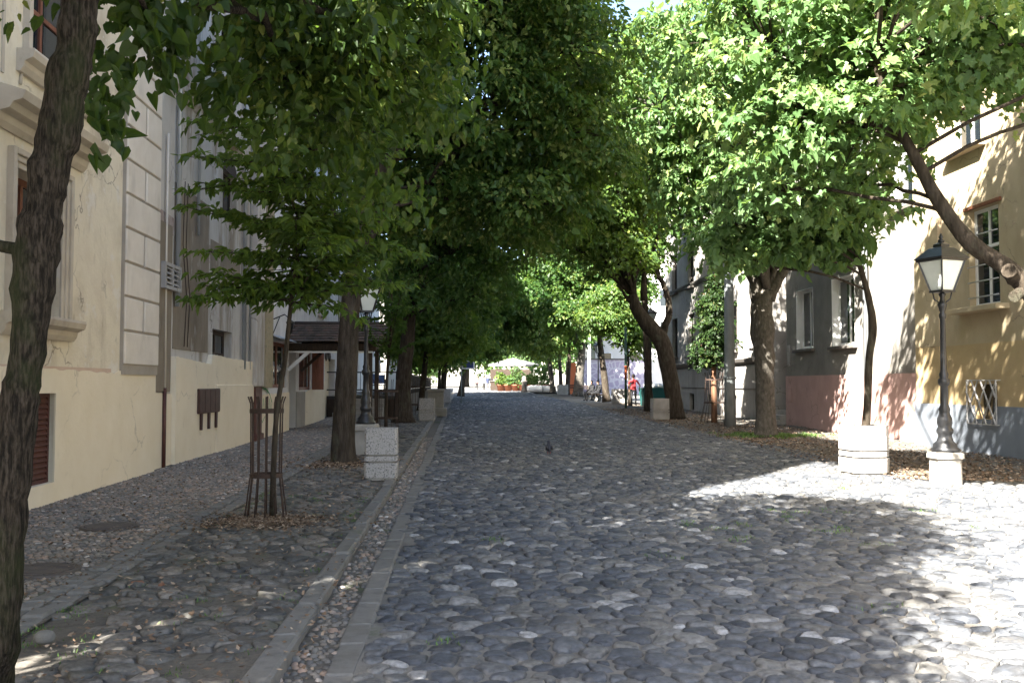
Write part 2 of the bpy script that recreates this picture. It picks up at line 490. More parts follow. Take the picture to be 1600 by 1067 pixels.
def stones(x0, x1, y0, y1, sx, sy, gap, prof, N, hmin, hmax, zf, mask=None, seed=1, jit=.3, wsd=.24, p=7.0, tiltsd=.06):
    g = np.random.default_rng(seed)
    nx = int((x1 - x0) / sx) + 5; ny = int((y1 - y0) / sy) + 5
    I, J = np.meshgrid(np.arange(nx), np.arange(ny))
    U = I + .5 * (J % 2) + g.uniform(-jit, jit, I.shape)
    Vv = J + g.uniform(-jit, jit, I.shape)
    R = np.clip(np.exp(wsd * g.standard_normal(I.shape)), .55, 1.7)
    ci, cj = I[2:-2, 2:-2].ravel(), J[2:-2, 2:-2].ravel()
    u0, v0, r0 = U[cj, ci], Vv[cj, ci], R[cj, ci]
    wx = x0 + (u0 - 2) * sx; wy = y0 + (v0 - 2) * sy
    keep = (wx > x0) & (wx < x1) & (wy > y0) & (wy < y1)
    if mask is not None: keep &= mask(wx, wy)
    ci, cj, u0, v0, r0, wx, wy = [a[keep] for a in (ci, cj, u0, v0, r0, wx, wy)]
    n = len(u0)
    th = np.linspace(0, 2 * np.pi, N, endpoint=False)[None, :] + g.uniform(0, 1, (n, 1))
    cx, cy = np.cos(th), np.sin(th)
    acc = np.zeros((n, N))
    gu = gap / ((sx + sy) / 2)
    for di in range(-2, 3):
        for dj in range(-2, 3):
            if di == 0 and dj == 0: continue
            du = U[cj + dj, ci + di] - u0; dv = Vv[cj + dj, ci + di] - v0
            D = np.hypot(du, dv)
            b = np.maximum(D * r0 / (r0 + R[cj + dj, ci + di]) - gu, .08)
            co = (cx * du[:, None] + cy * dv[:, None]) / D[:, None]
            acc += (np.maximum(co, 0) / b[:, None]) ** p
    rr = np.minimum(acc ** (-1 / p), .95)
    rr *= 1 + .05 * g.standard_normal(rr.shape)
    ox, oy = cx * rr * sx, cy * rr * sy
    h = g.uniform(hmin, hmax, n) * np.clip(r0, .7, 1.3)
    tx, ty = g.normal(0, tiltsd, n), g.normal(0, tiltsd, n)
    zc = zf(wx, wy)
    rings = []
    for s_, hz in prof:
        x = ox * s_; y = oy * s_
        z = (hz * h)[:, None] + (x * tx[:, None] + y * ty[:, None]) * (1 if hz > 0 else 0) + g.normal(0, .0016, x.shape) * (hz > 0)
        rings.append(np.stack([x, y, z + 0 * x], 2))
    L = np.concatenate(rings + [np.stack([0 * h, 0 * h, h], 1)[:, None, :]], 1)     # local (n, N*k+1, 3)
    k = len(prof); fq = []
    for r_ in range(k - 1):
        for a in range(N):
            b_ = (a + 1) % N
            fq.append((r_*N + a, r_*N + b_, (r_+1)*N + b_, (r_+1)*N + a))
    ft = [((k-1)*N + a, (k-1)*N + (a + 1) % N, k*N) for a in range(N)]
    C = np.stack([wx, wy, zc], 1)
    q = g.uniform(0, 1, n)
    tint = np.where(q < .72, g.uniform(0, .5, n), np.where(q < .93, g.uniform(.45, .72, n), g.uniform(.72, 1.0, n)))
    return L, C, np.array(fq), np.array(ft), tint
def stones_joined(name, S, idx, m, parent):
    L, C, fq, ft, tint = S
    L, C, tint = L[idx], C[idx], tint[idx]
    n, k = L.shape[:2]
    V = (L + C[:, None, :]).reshape(-1, 3)
    off = (np.arange(n) * k)[:, None, None]
    o = link(name, np_mesh(name, V, [(fq[None] + off).reshape(-1, 4), (ft[None] + off).reshape(-1, 3)], m, True, np.repeat(tint, k)), parent)
    return tag(o, kind='stuff')
def stones_single(name, S, idx, m, parent):
    L, C, fq, ft, tint = S
    for i in idx:
        me = np_mesh(name, L[i], [fq, ft], m, True, np.full(L.shape[1], tint[i]))
        link(name, me, parent, Vector(C[i]) - WL[parent.name])
def in_view(C):
    d = C[:, 1] * math.cos(YAW) + C[:, 0] * math.sin(YAW)
    x = C[:, 0] * math.cos(YAW) - C[:, 1] * math.sin(YAW)
    dy = EYE - C[:, 2] + d * math.tan(PITCH)
    return (d > 0.5) & (np.abs(x) < d * .54) & (dy < d * .362)
def nearest(S, n=300):
    C = S[1]
    d = np.hypot(C[:, 0], C[:, 1]) + np.where(in_view(C), 0, 1000)
    o = np.argsort(d)
    return o[:n], o[n:]

P_NEAR = [(1.04, -.5), (1.0, .15), (.9, .6), (.68, .9), (.36, 1.0)]
P_MID = [(1.0, -.3), (.94, .5), (.55, .93)]
P_FAR = [(1.0, -.1), (.66, .85)]
zroad = lambda x, y: SLOPE * y + und(x, y)
fan = lambda x, y: (x < y * .66 + 1.2)                       # only what a camera near here can see
S1 = stones(ROAD_L + .03, 9.6, 3.2, 10.5, .155, .142, .008, P_NEAR, 13, .011, .022, zroad, fan, 3, jit=.40, wsd=.40, p=9, tiltsd=.06)
near, rest = nearest(S1)
stones_single("cobblestone", S1, near, MT['stone'], road)
stones_joined("cobblestones", S1, rest, MT['stone'], road)
edge = lambda x, y: (x < y * .66 + 1.2) & ((x < ROAD_R + .25 * np.sin(y * .7)) | (y < 14.6 + .5 * np.sin(x * 2)))
S2 = stones(ROAD_L + .03, 11.0, 10.5, 26, .155, .145, .008, P_MID, 9, .012, .024, zroad, edge, 4, jit=.40, wsd=.38)
stones_joined("cobblestones", S2, np.arange(len(S2[1])), MT['stone'], road)
S3 = stones(ROAD_L + .03, ROAD_R, 26, 75, .19, .19, .008, P_FAR, 7, .015, .032, zroad, edge, 5, jit=.38, wsd=.32)
stones_joined("cobblestones", S3, np.arange(len(S3[1])), MT['stone'], road)
S3b = stones(ROAD_L + .05, ROAD_R, 75, 120, .34, .34, .012, P_FAR, 6, .025, .05, zroad, None, 6)
stones_joined("cobblestones", S3b, np.arange(len(S3b[1])), MT['stone'], road)

# gutter with its stone strip, kerb
gutter = sheet("gutter", -.985, -.70, -8, 120, -0.03, MT['earth'], 3, 60)
tag(gutter, "gravelly gutter between kerb and street")
SG = stones(-.97, -.725, 3.2, 26, .055, .055, .002, P_FAR, 6, .008, .02, lambda x, y: SLOPE * y - .032, lambda x, y: rng.uniform(0, 1, x.shape) < .75, 8)
stones_joined("gutter_pebbles", SG, np.arange(len(SG[1])), MT['pebble'], gutter)
def block_row(owner, name, xa, xb, y0, y1, ln, ztop, depth, m, seed, jit=.004, bev=.012, gap=.006, wob=.006):
    g = random.Random(seed); y = y0
    while y < y1:
        L_ = ln * g.uniform(.8, 1.2)
        yc = y + L_ / 2
        b = MB(); dx = g.uniform(-wob, wob); dz = g.uniform(-jit, jit)
        b.box(xa + dx, xb + dx, y, y + L_ - gap, gz(yc) + ztop + dz - depth, gz(yc) + ztop + dz, bev)
        b.v = [(vx + g.uniform(-.006, .006), vy + g.uniform(-.005, .005), vz + g.uniform(-.005, .004)) for vx, vy, vz in b.v]
        b.build(name, m, owner, (( xa + xb) / 2, yc, gz(yc)))
        y += L_
strip = sheet("gutter_strip", -.74, -.55, -8, 120, -0.028, MT['mortar'])
tag(strip, "row of grey stone blocks edging the cobbles")
block_row(strip, "strip_block", -.725, -.565, 3.0, 45, .55, .012, .06, MT['kerb'], 21)
kerb = sheet("kerb", -1.13, -.965, -8, 120, 0.02, MT['kerb'])
tag(kerb, "long grey kerb stones along the left footpath")
block_row(kerb, "kerb_stone", -1.125, -.975, 3.0, 60, .95, .062, .12, MT['kerb'], 22, jit=.006, bev=.016, wob=.01)

# left footpath: strip of flat cobbles by the kerb, pebble paving by the house
tree_strip = sheet("tree_strip", -2.68, -1.12, -8, 110, 0.03, MT['earth'], 12, 160, .8)
tag(tree_strip, "mossy strip of worn flat cobbles along the kerb")
def strip_mask(x, y):
    hole = ((x + 2.42) / .2) ** 2 + ((y - 6.0) / .8) ** 2 < 1.0       # bare earth patch
    pit = ((x + 2.17) / .42) ** 2 + ((y - 10.5) / .45) ** 2 < 1.0        # mulch round the young tree
    return ~hole & ~pit & (np.sin(x * 3.1 + y * 2.3) * np.sin(x * 2.1 - y * 1.7 + 1) < .8)
SF1 = stones(-2.66, -1.14, 3.4, 10.0, .165, .15, .008, P_NEAR, 12, .009, .022, lambda x, y: SLOPE * y + .034 + .8 * und(x, y), strip_mask, 31, jit=.4, wsd=.42, p=13, tiltsd=.09)
SF1[4][:] = np.where(SF1[4] > .66, np.where(np.arange(len(SF1[4])) % 4 == 0, SF1[4], SF1[4] - .5), SF1[4])
near, rest = nearest(SF1)
stones_single("paving_stone", SF1, near, MT['stone_flat'], tree_strip)
if len(rest): stones_joined("paving_stones", SF1, rest, MT['stone_flat'], tree_strip)
SF2 = stones(-2.66, -1.14, 10.0, 46, .19, .18, .009, P_MID, 8, .010, .026, lambda x, y: SLOPE * y + .034 + .8 * und(x, y), strip_mask, 32)
SF2[4][:] = np.where(SF2[4] > .66, SF2[4] - .45, SF2[4])
stones_joined("paving_stones", SF2, np.arange(len(SF2[1])), MT['stone_flat'], tree_strip)

footpath = sheet("footpath", XL - .3, -2.66, -8, 110, 0.035, MT['earth'], 10, 160, .5)
tag(footpath, "pebble paved footpath along the left house fronts")
SP = stones(XL + .0, -3.02, 6.4, 17, .058, .055, .002, P_FAR, 6, .004, .011, lambda x, y: SLOPE * y + .036 + .5 * und(x, y), lambda x, y: (x > -.66 * y - .4), 41)
stones_joined("footpath_pebbles", SP, np.arange(len(SP[1])), MT['pebble'], footpath)
SP2 = stones(XL + .0, -3.02, 17, 40, .085, .085, .003, P_FAR, 5, .004, .012, lambda x, y: SLOPE * y + .036 + .5 * und(x, y), None, 42)
stones_joined("footpath_pebbles", SP2, np.arange(len(SP2[1])), MT['pebble'], footpath)
edging = sheet("edging", -3.02, -2.655, -8, 60, 0.038, MT['earth'])
tag(edging, "double row of stone setts between pebbles and cobbles")
for row, (xa, xb) in enumerate(((-3.0, -2.85), (-2.83, -2.68))):
    block_row(edging, "edging_sett", xa, xb, 5.2 + row * .1, 24, .21, .058, .07, MT['kerb'], 50 + row, jit=.008, bev=.016, gap=.014, wob=.012)

# right footpath: earth and leaf litter under the trees
right_path = sheet("right_footpath", ROAD_R + .1, XR + .3, 15.2, 60, .012, MT['litter_earth'], 12, 140, 1.6)
tag(right_path, "earthy footpath strewn with dry leaves under the trees")
SR = stones(ROAD_R + .1, XR, 15.0, 52, .21, .19, .015, P_FAR, 7, .008, .026, lambda x, y: SLOPE * y + .010 + 1.6 * und(x, y),
            lambda x, y: (rng.uniform(0, 1, x.shape) < np.where(x > 9.1, .92, .42)), 43)
SR[4][:] = SR[4] * .6
stones_joined("footpath_stones", SR, np.arange(len(SR[1])), MT['stone_flat'], right_path)
far_plaza = sheet("plaza", -40, 60, 100, 200, .02, MT['kerb'])
tag(far_plaza, "bright open square at the far end of the street")
courtyard = sheet("courtyard", XR + .3, 45, 50, 100, .0, MT['kerb'])
tag(courtyard, "sunlit yard beyond the last house on the right")

def flakes(name, n, pts, zf, size, m, lift=.012, parent=None, tilt=.35, seed=1):
    g = np.random.default_rng(seed)
    x, y = pts(g, n)
    n = len(x)
    a = g.uniform(0, 6.283, n); s = size * g.uniform(.5, 1.4, n)
    ca, sa = np.cos(a) * s, np.sin(a) * s
    w = .45 * s
    z = zf(x, y) + lift + g.uniform(0, .012, n)
    t1, t2 = g.normal(0, tilt, n) * s, g.normal(0, tilt, n) * s
    V = np.stack([np.stack([x - ca, y - sa, z - np.abs(t1)*.4], 1), np.stack([x + sa*.45, y - ca*.45, z + t2], 1),
                  np.stack([x + ca, y + sa, z + np.abs(t1)], 1), np.stack([x - sa*.45, y + ca*.45, z - t2*.4], 1)], 1).reshape(-1, 3)
    f = (np.arange(n) * 4)[:, None] + np.array([0, 1, 2, 3])[None]
    o = link(name, np_mesh(name, V, [f], m, False, np.repeat(g.uniform(0, 1, n), 4)), parent)
    return o
def pts_right(g, n):
    y = 14.4 + 34 * g.uniform(0, 1, n) ** 1.5; x = g.uniform(6.7, XR, n)
    k = (np.abs(x - 8.2 + .8 * np.sin(y * .6)) < 1.6 * g.uniform(.2, 1.2, n)) | (g.uniform(0, 1, n) < .3)
    return x[k], y[k]
o = flakes("fallen_leaves", 22000, pts_right, lambda x, y: SLOPE * y + .02 + 1.3 * und(x, y), .030, MT['litter'], seed=61)
tag(o, "dry brown leaves scattered under the right trees", "leaves", kind='stuff')
def pts_mulch(g, n):
    r = np.abs(g.normal(0, .34, n)); a = g.uniform(0, 6.283, n)
    return -2.1 + r * np.cos(a) * 1.1, 10.5 + r * np.sin(a)
o = flakes("fallen_leaves", 5200, pts_mulch, lambda x, y: SLOPE * y + .045 + .8 * und(x, y), .021, MT['litter'], seed=62)
tag(o, "reddish brown leaf mulch round the caged young tree", "leaves", kind='stuff')
def pts_left(g, n):
    y = 5.5 + 14 * g.uniform(0, 1, n) ** 1.3; x = g.uniform(XL + .1, -2.7, n)
    return x, y
o = flakes("fallen_leaves", 5200, pts_left, lambda x, y: SLOPE * y + .047 + .5 * und(x, y), .018, MT['litter'], .003, seed=63)
tag(o, "tiny dry petals and leaf bits on the left footpath", "leaves", kind='stuff')
def pts_strip(g, n):
    y = 4.0 + 15 * g.uniform(0, 1, n) ** 1.2; x = g.uniform(-2.66, -.75, n)
    return x, y
o = flakes("fallen_leaves", 2600, pts_strip, lambda x, y: SLOPE * y + .052 + .8 * und(x, y), .019, MT['litter'], .004, seed=66)
tag(o, "scattered dry leaf bits on the worn cobbles by the kerb", "leaves", kind='stuff')
def pts_tree2(g, n):
    r = np.abs(g.normal(0, .5, n)); a = g.uniform(0, 6.283, n)
    return -2.2 + r * np.cos(a), 17.4 + r * np.sin(a) * 1.2
o = flakes("fallen_leaves", 1500, pts_tree2, lambda x, y: SLOPE * y + .05 + .8 * und(x, y), .035, MT['litter'], seed=64)
tag(o, "leaf litter at the foot of the second left tree", "leaves", kind='stuff')

# weeds between stones
def tufts(name, centers, per, spread, h, m, seed):
    g = np.random.default_rng(seed)
    C = np.repeat(np.array(centers), per, 0)
    n = len(C)
    C = C + np.stack([g.normal(0, spread, n), g.normal(0, spread, n), 0 * g.uniform(0, 1, n)], 1)
    a = g.uniform(0, 6.283, n); L_ = h * g.uniform(.5, 1.3, n); w = L_ * .16
    dx, dy = np.cos(a), np.sin(a)
    lean = g.uniform(.2, .9, n)
    V = np.stack([C + np.stack([-dy * w, dx * w, 0 * w], 1), C + np.stack([dy * w, -dx * w, 0 * w], 1),
                  C + np.stack([dx * L_ * lean, dy * L_ * lean, L_ * (1.1 - .5 * lean)], 1)], 1).reshape(-1, 3)
    f = (np.arange(n) * 3)[:, None] + np.array([0, 1, 2])[None]
    return link(name, np_mesh(name, V, [f], m, False, np.repeat(g.uniform(0, 1, n), 3)))
cs = []
for px, py in ((700, 1000), (1180, 820), (1240, 812), (1275, 830), (1330, 828), (1370, 850), (1250, 802), (1120, 830), (1210, 800), (1450, 800), (760, 845), (1385, 960), (1530, 830), (1335, 765), (1090, 820), (1160, 845), (1300, 800), (1040, 870)):
    q = G(px, py)
    for k in range(3): cs.append((q.x + rnd.uniform(-.16, .16), q.y + rnd.uniform(-.2, .2), q.z + .012))
o = tufts("weed_tufts", cs, 16, .05, .03, MT['moss'], 71)
tag(o, "small green weeds growing between the street cobbles", "weeds", kind='stuff')
cs = []
for k in range(80):
    y = 4.2 + 9 * rnd.random() ** 1.4
    x = rnd.choice((rnd.uniform(-2.64, -2.5), rnd.uniform(-1.25, -1.14), rnd.uniform(-2.5, -1.2)))
    cs.append((x, y, gz(y) + .036))
o = tufts("weed_tufts", cs, 26, .05, .024, MT['moss'], 72)
tag(o, "small weeds and moss between the worn left paving stones", "weeds", kind='stuff')
cs = [(8.4 + rnd.gauss(0, .75), 25.9 + rnd.gauss(0, .55), gz(26) + .02) for _ in range(120)]
o = tufts("weed_tufts", cs, 30, .09, .07, MT['moss'], 73)
tag(o, "patch of grass at the foot of the thick right tree", "grass", kind='stuff')

# loose things on the left footpath
def rock(name, c, r, m, label, cat, seed):
    g = random.Random(seed); b = MB()
    b.ball((0, 0, 0), r, 16, 11)
    ph = [g.uniform(0, 6) for _ in range(4)]
    b.v = [(x * (1 + .08 * math.sin(3 * y / r[0] + ph[0])), y * (1 + .08 * math.sin(3 * z / r[2] + ph[1])), z * (1 + .1 * math.sin(2.5 * x / r[0] + ph[2]))) for x, y, z in b.v]
    o = link(name, b.mesh(name, m), None, c)
    return tag(o, label, cat)
q = G(70, 1015)
rock("boulder", (q.x, q.y, q.z + .075), (.062, .055, .045), MT['kerb'], "loose pale grey round stone by the near trunk", "stone", 5)
for k, (px, py, s) in enumerate(((214, 922, .05), (252, 925, .032))):
    q = G(px, py); b = MB()
    b.box(q.x - s, q.x + s, q.y - s * .55, q.y + s * .55, q.z + .02, q.z + .07, .012)
    o = b.build("brick_fragment", mat("brick_orange%d" % k, [(.13,.065,.042), (.19,.095,.06)], scale=20, bump=.4), None, (q.x, q.y, q.z))
    o.rotation_euler = (0, 0, .5 + k)
    tag(o, ("larger" if k == 0 else "smaller") + " orange brick fragment lying on the worn paving", "brick")
for k, (px, py, r, lab) in enumerate(((172, 829, .30, "round dark manhole cover farther up the left footpath"), (60, 900, .32, "round dark manhole cover nearest the left trunk"))):
    q = G(px, py); th = thing("manhole_cover", lab, "manhole cover", (q.x, q.y, q.z + .03), "manhole covers in the left footpath")
    z = q.z + .03
    MB().lathe(q.x, q.y, [(r, z - .03), (r, z + .024), (r - .03, z + .026)], 40).build("rim", MT['cast_iron'], th)
    b = MB()
    for i in range(-4, 5):
        yy = i * .058; hw = math.sqrt(max(.0, (r - .05) ** 2 - yy * yy))
        b.box(q.x - hw, q.x + hw, q.y + yy - .02, q.y + yy + .02, z + .02, z + .033, .004)
    b.build("tread", MT['cast_iron'], th)

# ------------------------------------------------------------------ trees
SHAPES = {
 'diamond': ([(0,0,0), (.45,.42,.10), (0,1,-.04), (-.45,.42,.10)], [(0,1,2), (0,2,3)]),
 'heart': ([(0,.06,0), (.27,-.03,.06), (.47,.28,.10), (.33,.66,.05), (0,1.05,-.08), (-.33,.66,.05), (-.47,.28,.10), (-.27,-.03,.06)], [(0,1,2,3,4), (0,4,5,6,7)]),
 'maple': ([(0,.04,0), (.26,-.12,.05), (.50,.10,.08), (.40,.27,.06), (.72,.52,.06), (.34,.56,.03), (0,1.0,-.08), (-.34,.56,.03), (-.72,.52,.06), (-.40,.27,.06), (-.50,.10,.08), (-.26,-.12,.05)],
           [(0,1,2,3), (0,3,4,5,6), (0,6,7,8,9), (0,9,10,11)]),
 'narrow': ([(0,0,0), (.2,.3,.06), (.19,.62,.04), (0,1,-.06), (-.19,.62,.04), (-.2,.3,.06)], [(0,1,2,3), (0,3,4,5)]),
}
def norm(a):
    return a / np.maximum(np.linalg.norm(a, axis=1, keepdims=True), 1e-6)
def leaf_mesh(name, C, D, Nn, S, shape, tint, m):
    vs, fs = SHAPES[shape]
    vs = np.array(vs, dtype=np.float32)
    D = norm(D); Sd = norm(np.cross(Nn, D)); N2 = np.cross(D, Sd)
    gg = np.random.default_rng(len(C)); wd_ = gg.uniform(.62, 1.1, len(C))[:, None, None]; cu = gg.uniform(.3, 3.2, len(C))[:, None, None]; tb = gg.normal(0, .16, len(C))[:, None, None]
    V = C[:, None, :] + S[:, None, None] * ((vs[None, :, 0:1] * wd_ + tb * vs[None, :, 1:2] ** 2) * Sd[:, None, :] + vs[None, :, 1:2] * D[:, None, :] + (vs[None, :, 2:3] * cu - .18 * (cu - 1) * vs[None, :, 1:2] ** 2) * N2[:, None, :])
    k = len(vs); off = (np.arange(len(C)) * k)[:, None]
    byk = {}
    for f in fs: byk.setdefault(len(f), []).append(f)
    faces = []
    for kk, fl in byk.items():
        for f in fl: faces.append(off + np.array(f)[None])
    return np_mesh(name, V.reshape(-1, 3), faces, m, False, np.repeat(np.clip(tint, 0, 1), k))
def spray_leaves(g, lobes, n_spray, per, r_spray, size, pale=.1, shell=.35, droop=.28, flat=.13, size_sd=.3):
    """lobes = [(cx,cy,cz,rx,ry,rz[,weight])]"""
    W = np.array([(l[3] * l[4] * l[5]) ** .67 * (l[6] if len(l) > 6 else 1) for l in lobes]); W /= W.sum()
    which = g.choice(len(lobes), n_spray, p=W)
    Lb = np.array([l[:6] for l in lobes])[which]
    d = norm(g.standard_normal((n_spray, 3)))
    rad = g.uniform(shell ** 3, 1, n_spray) ** (1 / 3) * (1 + .10 * g.standard_normal(n_spray))
    P = Lb[:, :3] + d * Lb[:, 3:] * rad[:, None]
    nrm = norm(d * .55 + np.array([0, 0, .85]) + .28 * g.standard_normal((n_spray, 3)))
    st = g.normal(.42, .17, n_spray)
    rs = r_spray * g.uniform(.6, 1.35, n_spray)
    out = norm(d * np.array([1, 1, .2]) + .4 * g.standard_normal((n_spray, 3)))
    idx = np.repeat(np.arange(n_spray), per)
    n = len(idx)
    a = g.uniform(0, 6.283, n); r = np.sqrt(g.uniform(0, 1, n)) * rs[idx]
    N0 = nrm[idx]
    T1 = norm(np.cross(N0, np.array([.3, .8, .1]))); T2 = np.cross(N0, T1)
    inpl = T1 * np.cos(a)[:, None] + T2 * np.sin(a)[:, None]
    C = P[idx] + inpl * r[:, None] + N0 * (g.normal(0, flat, n) * rs[idx])[:, None]
    C[:, 2] -= droop * r * r / rs[idx]
    Dv = norm(inpl * .7 + out[idx] * .5 + np.array([0, 0, -.55]) + .45 * g.standard_normal((n, 3)))
    Nn = norm(N0 + .38 * g.standard_normal((n, 3)))
    S = size * np.clip(1 + size_sd * g.standard_normal(n), .5, 1.6)
    t = st[idx] + g.normal(0, .13, n)
    pl_ = g.uniform(0, 1, n) < pale
    t = np.where(pl_, g.uniform(.75, 1.0, n), t)
    S = np.where(pl_, S * .6, S)
    return C, Dv, Nn, S, t, P
def limb(b, a, c, r0, r1, n=6, sag=.0, g=rnd, segs=5, wob=.06):
    a = Vector(a); c = Vector(c); L_ = (c - a).length
    pts = []; rs = []
    for i in range(segs + 1):
        t = i / segs
        p = a.lerp(c, t) + Vector((g.uniform(-1, 1), g.uniform(-1, 1), g.uniform(-1, 1))) * wob * L_ * math.sin(math.pi * t) * .6
        p.z += sag * L_ * math.sin(math.pi * t)
        pts.append(p); rs.append(r0 + (r1 - r0) * t ** .8)
    b.tube(pts, rs, n, cap=True)
    return pts
def trunk_pts(pts, rs, sub=4):
    """Catmull-Rom refinement with small bumps"""
    P = [Vector(p) for p in pts]; out = []; ro = []; sub = sub * 2 if len(P) > 10 else sub
    for i in range(len(P) - 1):
        p0 = P[max(i - 1, 0)]; p1 = P[i]; p2 = P[i + 1]; p3 = P[min(i + 2, len(P) - 1)]
        for s in range(sub):
            t = s / sub
            out.append(.5 * ((2 * p1) + (p2 - p0) * t + (2*p0 - 5*p1 + 4*p2 - p3) * t*t + (3*p1 - p0 - 3*p2 + p3) * t**3))
            ro.append((rs[i] + (rs[i+1] - rs[i]) * t) * rnd.uniform(.95, 1.06))
    out.append(P[-1]); ro.append(rs[-1])
    return out, ro
def make_tree(name, label, base, trunk, radii, lobes, n_spray, per, r_spray, size, shape='diamond', m='leaf_dark', bark='bark',
              pale=.1, seed=1, limbs=None, n=12, twig=.5, shell=.35, group=None, flare=1.35, extra=None, droop=.28, crown_label=None, limb_r=None):
    g = np.random.default_rng(seed)
    th = thing(name, label, "tree", base, group)
    b = MB()
    tp, tr = trunk_pts(trunk, radii)
    tr[0] *= flare; tr[1] *= 1 + (flare - 1) * .4
    b.tube(tp, tr, n)
    if bark in ('bark_near', 'bark_grey'):          # knots and burrs
        from mathutils import noise as _nz
        rings = len(tp); fr = 9.0 if bark == 'bark_near' else 3.0
        for i_ in range(rings):
            c_ = tp[i_]
            for k_ in range(n):
                j_ = i_ * n + k_; v_ = Vector(b.v[j_]); d_ = v_ - c_
                b.v[j_] = tuple(c_ + d_ * (1 + .16 * _nz.noise(v_ * fr) + .10 * _nz.noise(v_ * fr * 2.7)))
    top = tp[-1]; rt = limb_r or radii[-1]
    for l in lobes:
        s = min(tp[len(tp) // 2:], key=lambda p: (Vector(l[:3]) - p).length + .8 * max(0, p.z - l[2] + .6))
        limb(b, s, l[:3], rt * .62, .022, 7, .05)
    for a_, c_, r0, r1 in (limbs or []):
        limb(b, a_, c_, r0, r1, 9, .03, wob=.08)
    C, D, N_, S, t, P = spray_leaves(g, lobes, n_spray, per, r_spray, size, pale, shell, droop)
    for i in range(0, len(P), max(1, int(1 / twig))):
        p = Vector(P[i]); l = min(lobes, key=lambda q: (Vector(q[:3]) - p).length)
        b.tube([l[:3], (Vector(l[:3]).lerp(p, .55) + Vector((0, 0, .08))), p], [.02, .013, .006], 3, cap=False)
    b.build("trunk", MT[bark], th)
    if extra is not None:
        e = extra(g)
        C, D, N_, S, t = [np.concatenate([u, v]) for u, v in zip((C, D, N_, S, t), e)]
    me = leaf_mesh("crown", C - np.array(base), D, N_, S, shape, t, MT[m])
    cr = link("crown", me, th)
    return th

def on_g(x, y, dz=0.0):
    return (x, y, gz(y) + dz)
def hang(g, pts, n, size, spread, t0=.3):
    """leaves strung along a hanging twig"""
    P = np.array(pts, dtype=float); k = g.uniform(0, len(P) - 1.001, n); i = k.astype(int); f = (k - i)[:, None]
    C = P[i] * (1 - f) + P[i + 1] * f + g.normal(0, spread, (n, 3))
    D = norm(np.array([0, 0, -.9]) + .55 * g.standard_normal((n, 3)))
    N_ = norm(np.array([.25, -.8, .4]) + .5 * g.standard_normal((n, 3)))
    return C, D, N_, size * g.uniform(.75, 1.25, n), g.normal(t0, .1, n)

# --- near left linden, its trunk runs up the left edge
TP = [(-15, 1118, 75), (-7, 1000, 70), (10, 800, 66), (28, 650, 65), (42, 550, 58), (57, 400, 74), (72, 300, 64), (92, 200, 70), (112, 100, 66), (126, 0, 60), (140, -110, 54), (165, -240, 46)]
tr_pts = [at(px, py, 4.54) for px, py, w in TP]
tr_rad = [w / 2 / F * 3.95 for px, py, w in TP]
b1 = G(-15, 1118)
tr_pts[0] = Vector((b1.x, b1.y, b1.z + .0))
lob1 = [(-1.9, 3.0, 6.4, 1.7, 1.4, 1.2), (-1.5, 2.8, 7.5, 1.4, 1.3, 1.3), (-2.3, 2.6, 8.4, 1.7, 1.4, 1.4), (-2.0, 3.2, 9.4, 1.3, 1.2, 1.1), (-1.2, 1.8, 5.6, 1.0, 1.0, .8), (-2.6, 1.2, 7.2, 1.5, 1.2, 1.3),
        (-1.9, 1.0, 4.9, 1.1, 1.0, .6), (-2.7, .1, 5.4, 1.2, .9, .7), (-1.7, .9, 5.6, .8, .8, .6), (-1.4, 2.0, 5.0, 1.0, .9, .55), (-3.3, .2, 6.4, 1.2, .9, .9), (-3.9, 1.0, 6.0, 1.0, .9, 1.0), (-4.2, .9, 4.7, .9, .8, .7), (-4.3, .3, 7.6, 1.1, .9, 1.0), (-3.2, 1.6, 5.2, 1.0, .8, .6),
        (-4.2, 1.6, 4.1, .8, .7, .9, 1.3), (-3.3, 2.8, 5.4, 1.0, .9, .7, 1.3), (-3.9, 1.9, 6.4, .9, .8, .8, 1.2), (-2.6, 3.4, 5.0, .9, .8, .5), (-4.55, 1.7, 5.0, .55, .8, 1.2, 2.2), (-4.6, 1.7, 7.0, .6, .8, 1.1, 2.0), (-3.9, 2.9, 4.0, .7, .6, .7, 1.6), (-4.6, 1.75, 8.3, .6, .8, .8, 1.8),  # unseen lobes added to keep sun off foreground, trunk and kerb
        (-1.6, 6.2, 4.55, 1.0, 1.2, .45, 1.3), (-1.0, 8.0, 4.9, 1.0, 1.3, .65, 1.5), (-2.2, 7.6, 5.3, .9, 1.2, .6, 1.3), (-1.35, 8.4, 4.25, .75, .9, .5, 1.5), (-.55, 8.9, 4.55, .5, .8, .45, 1.5)]
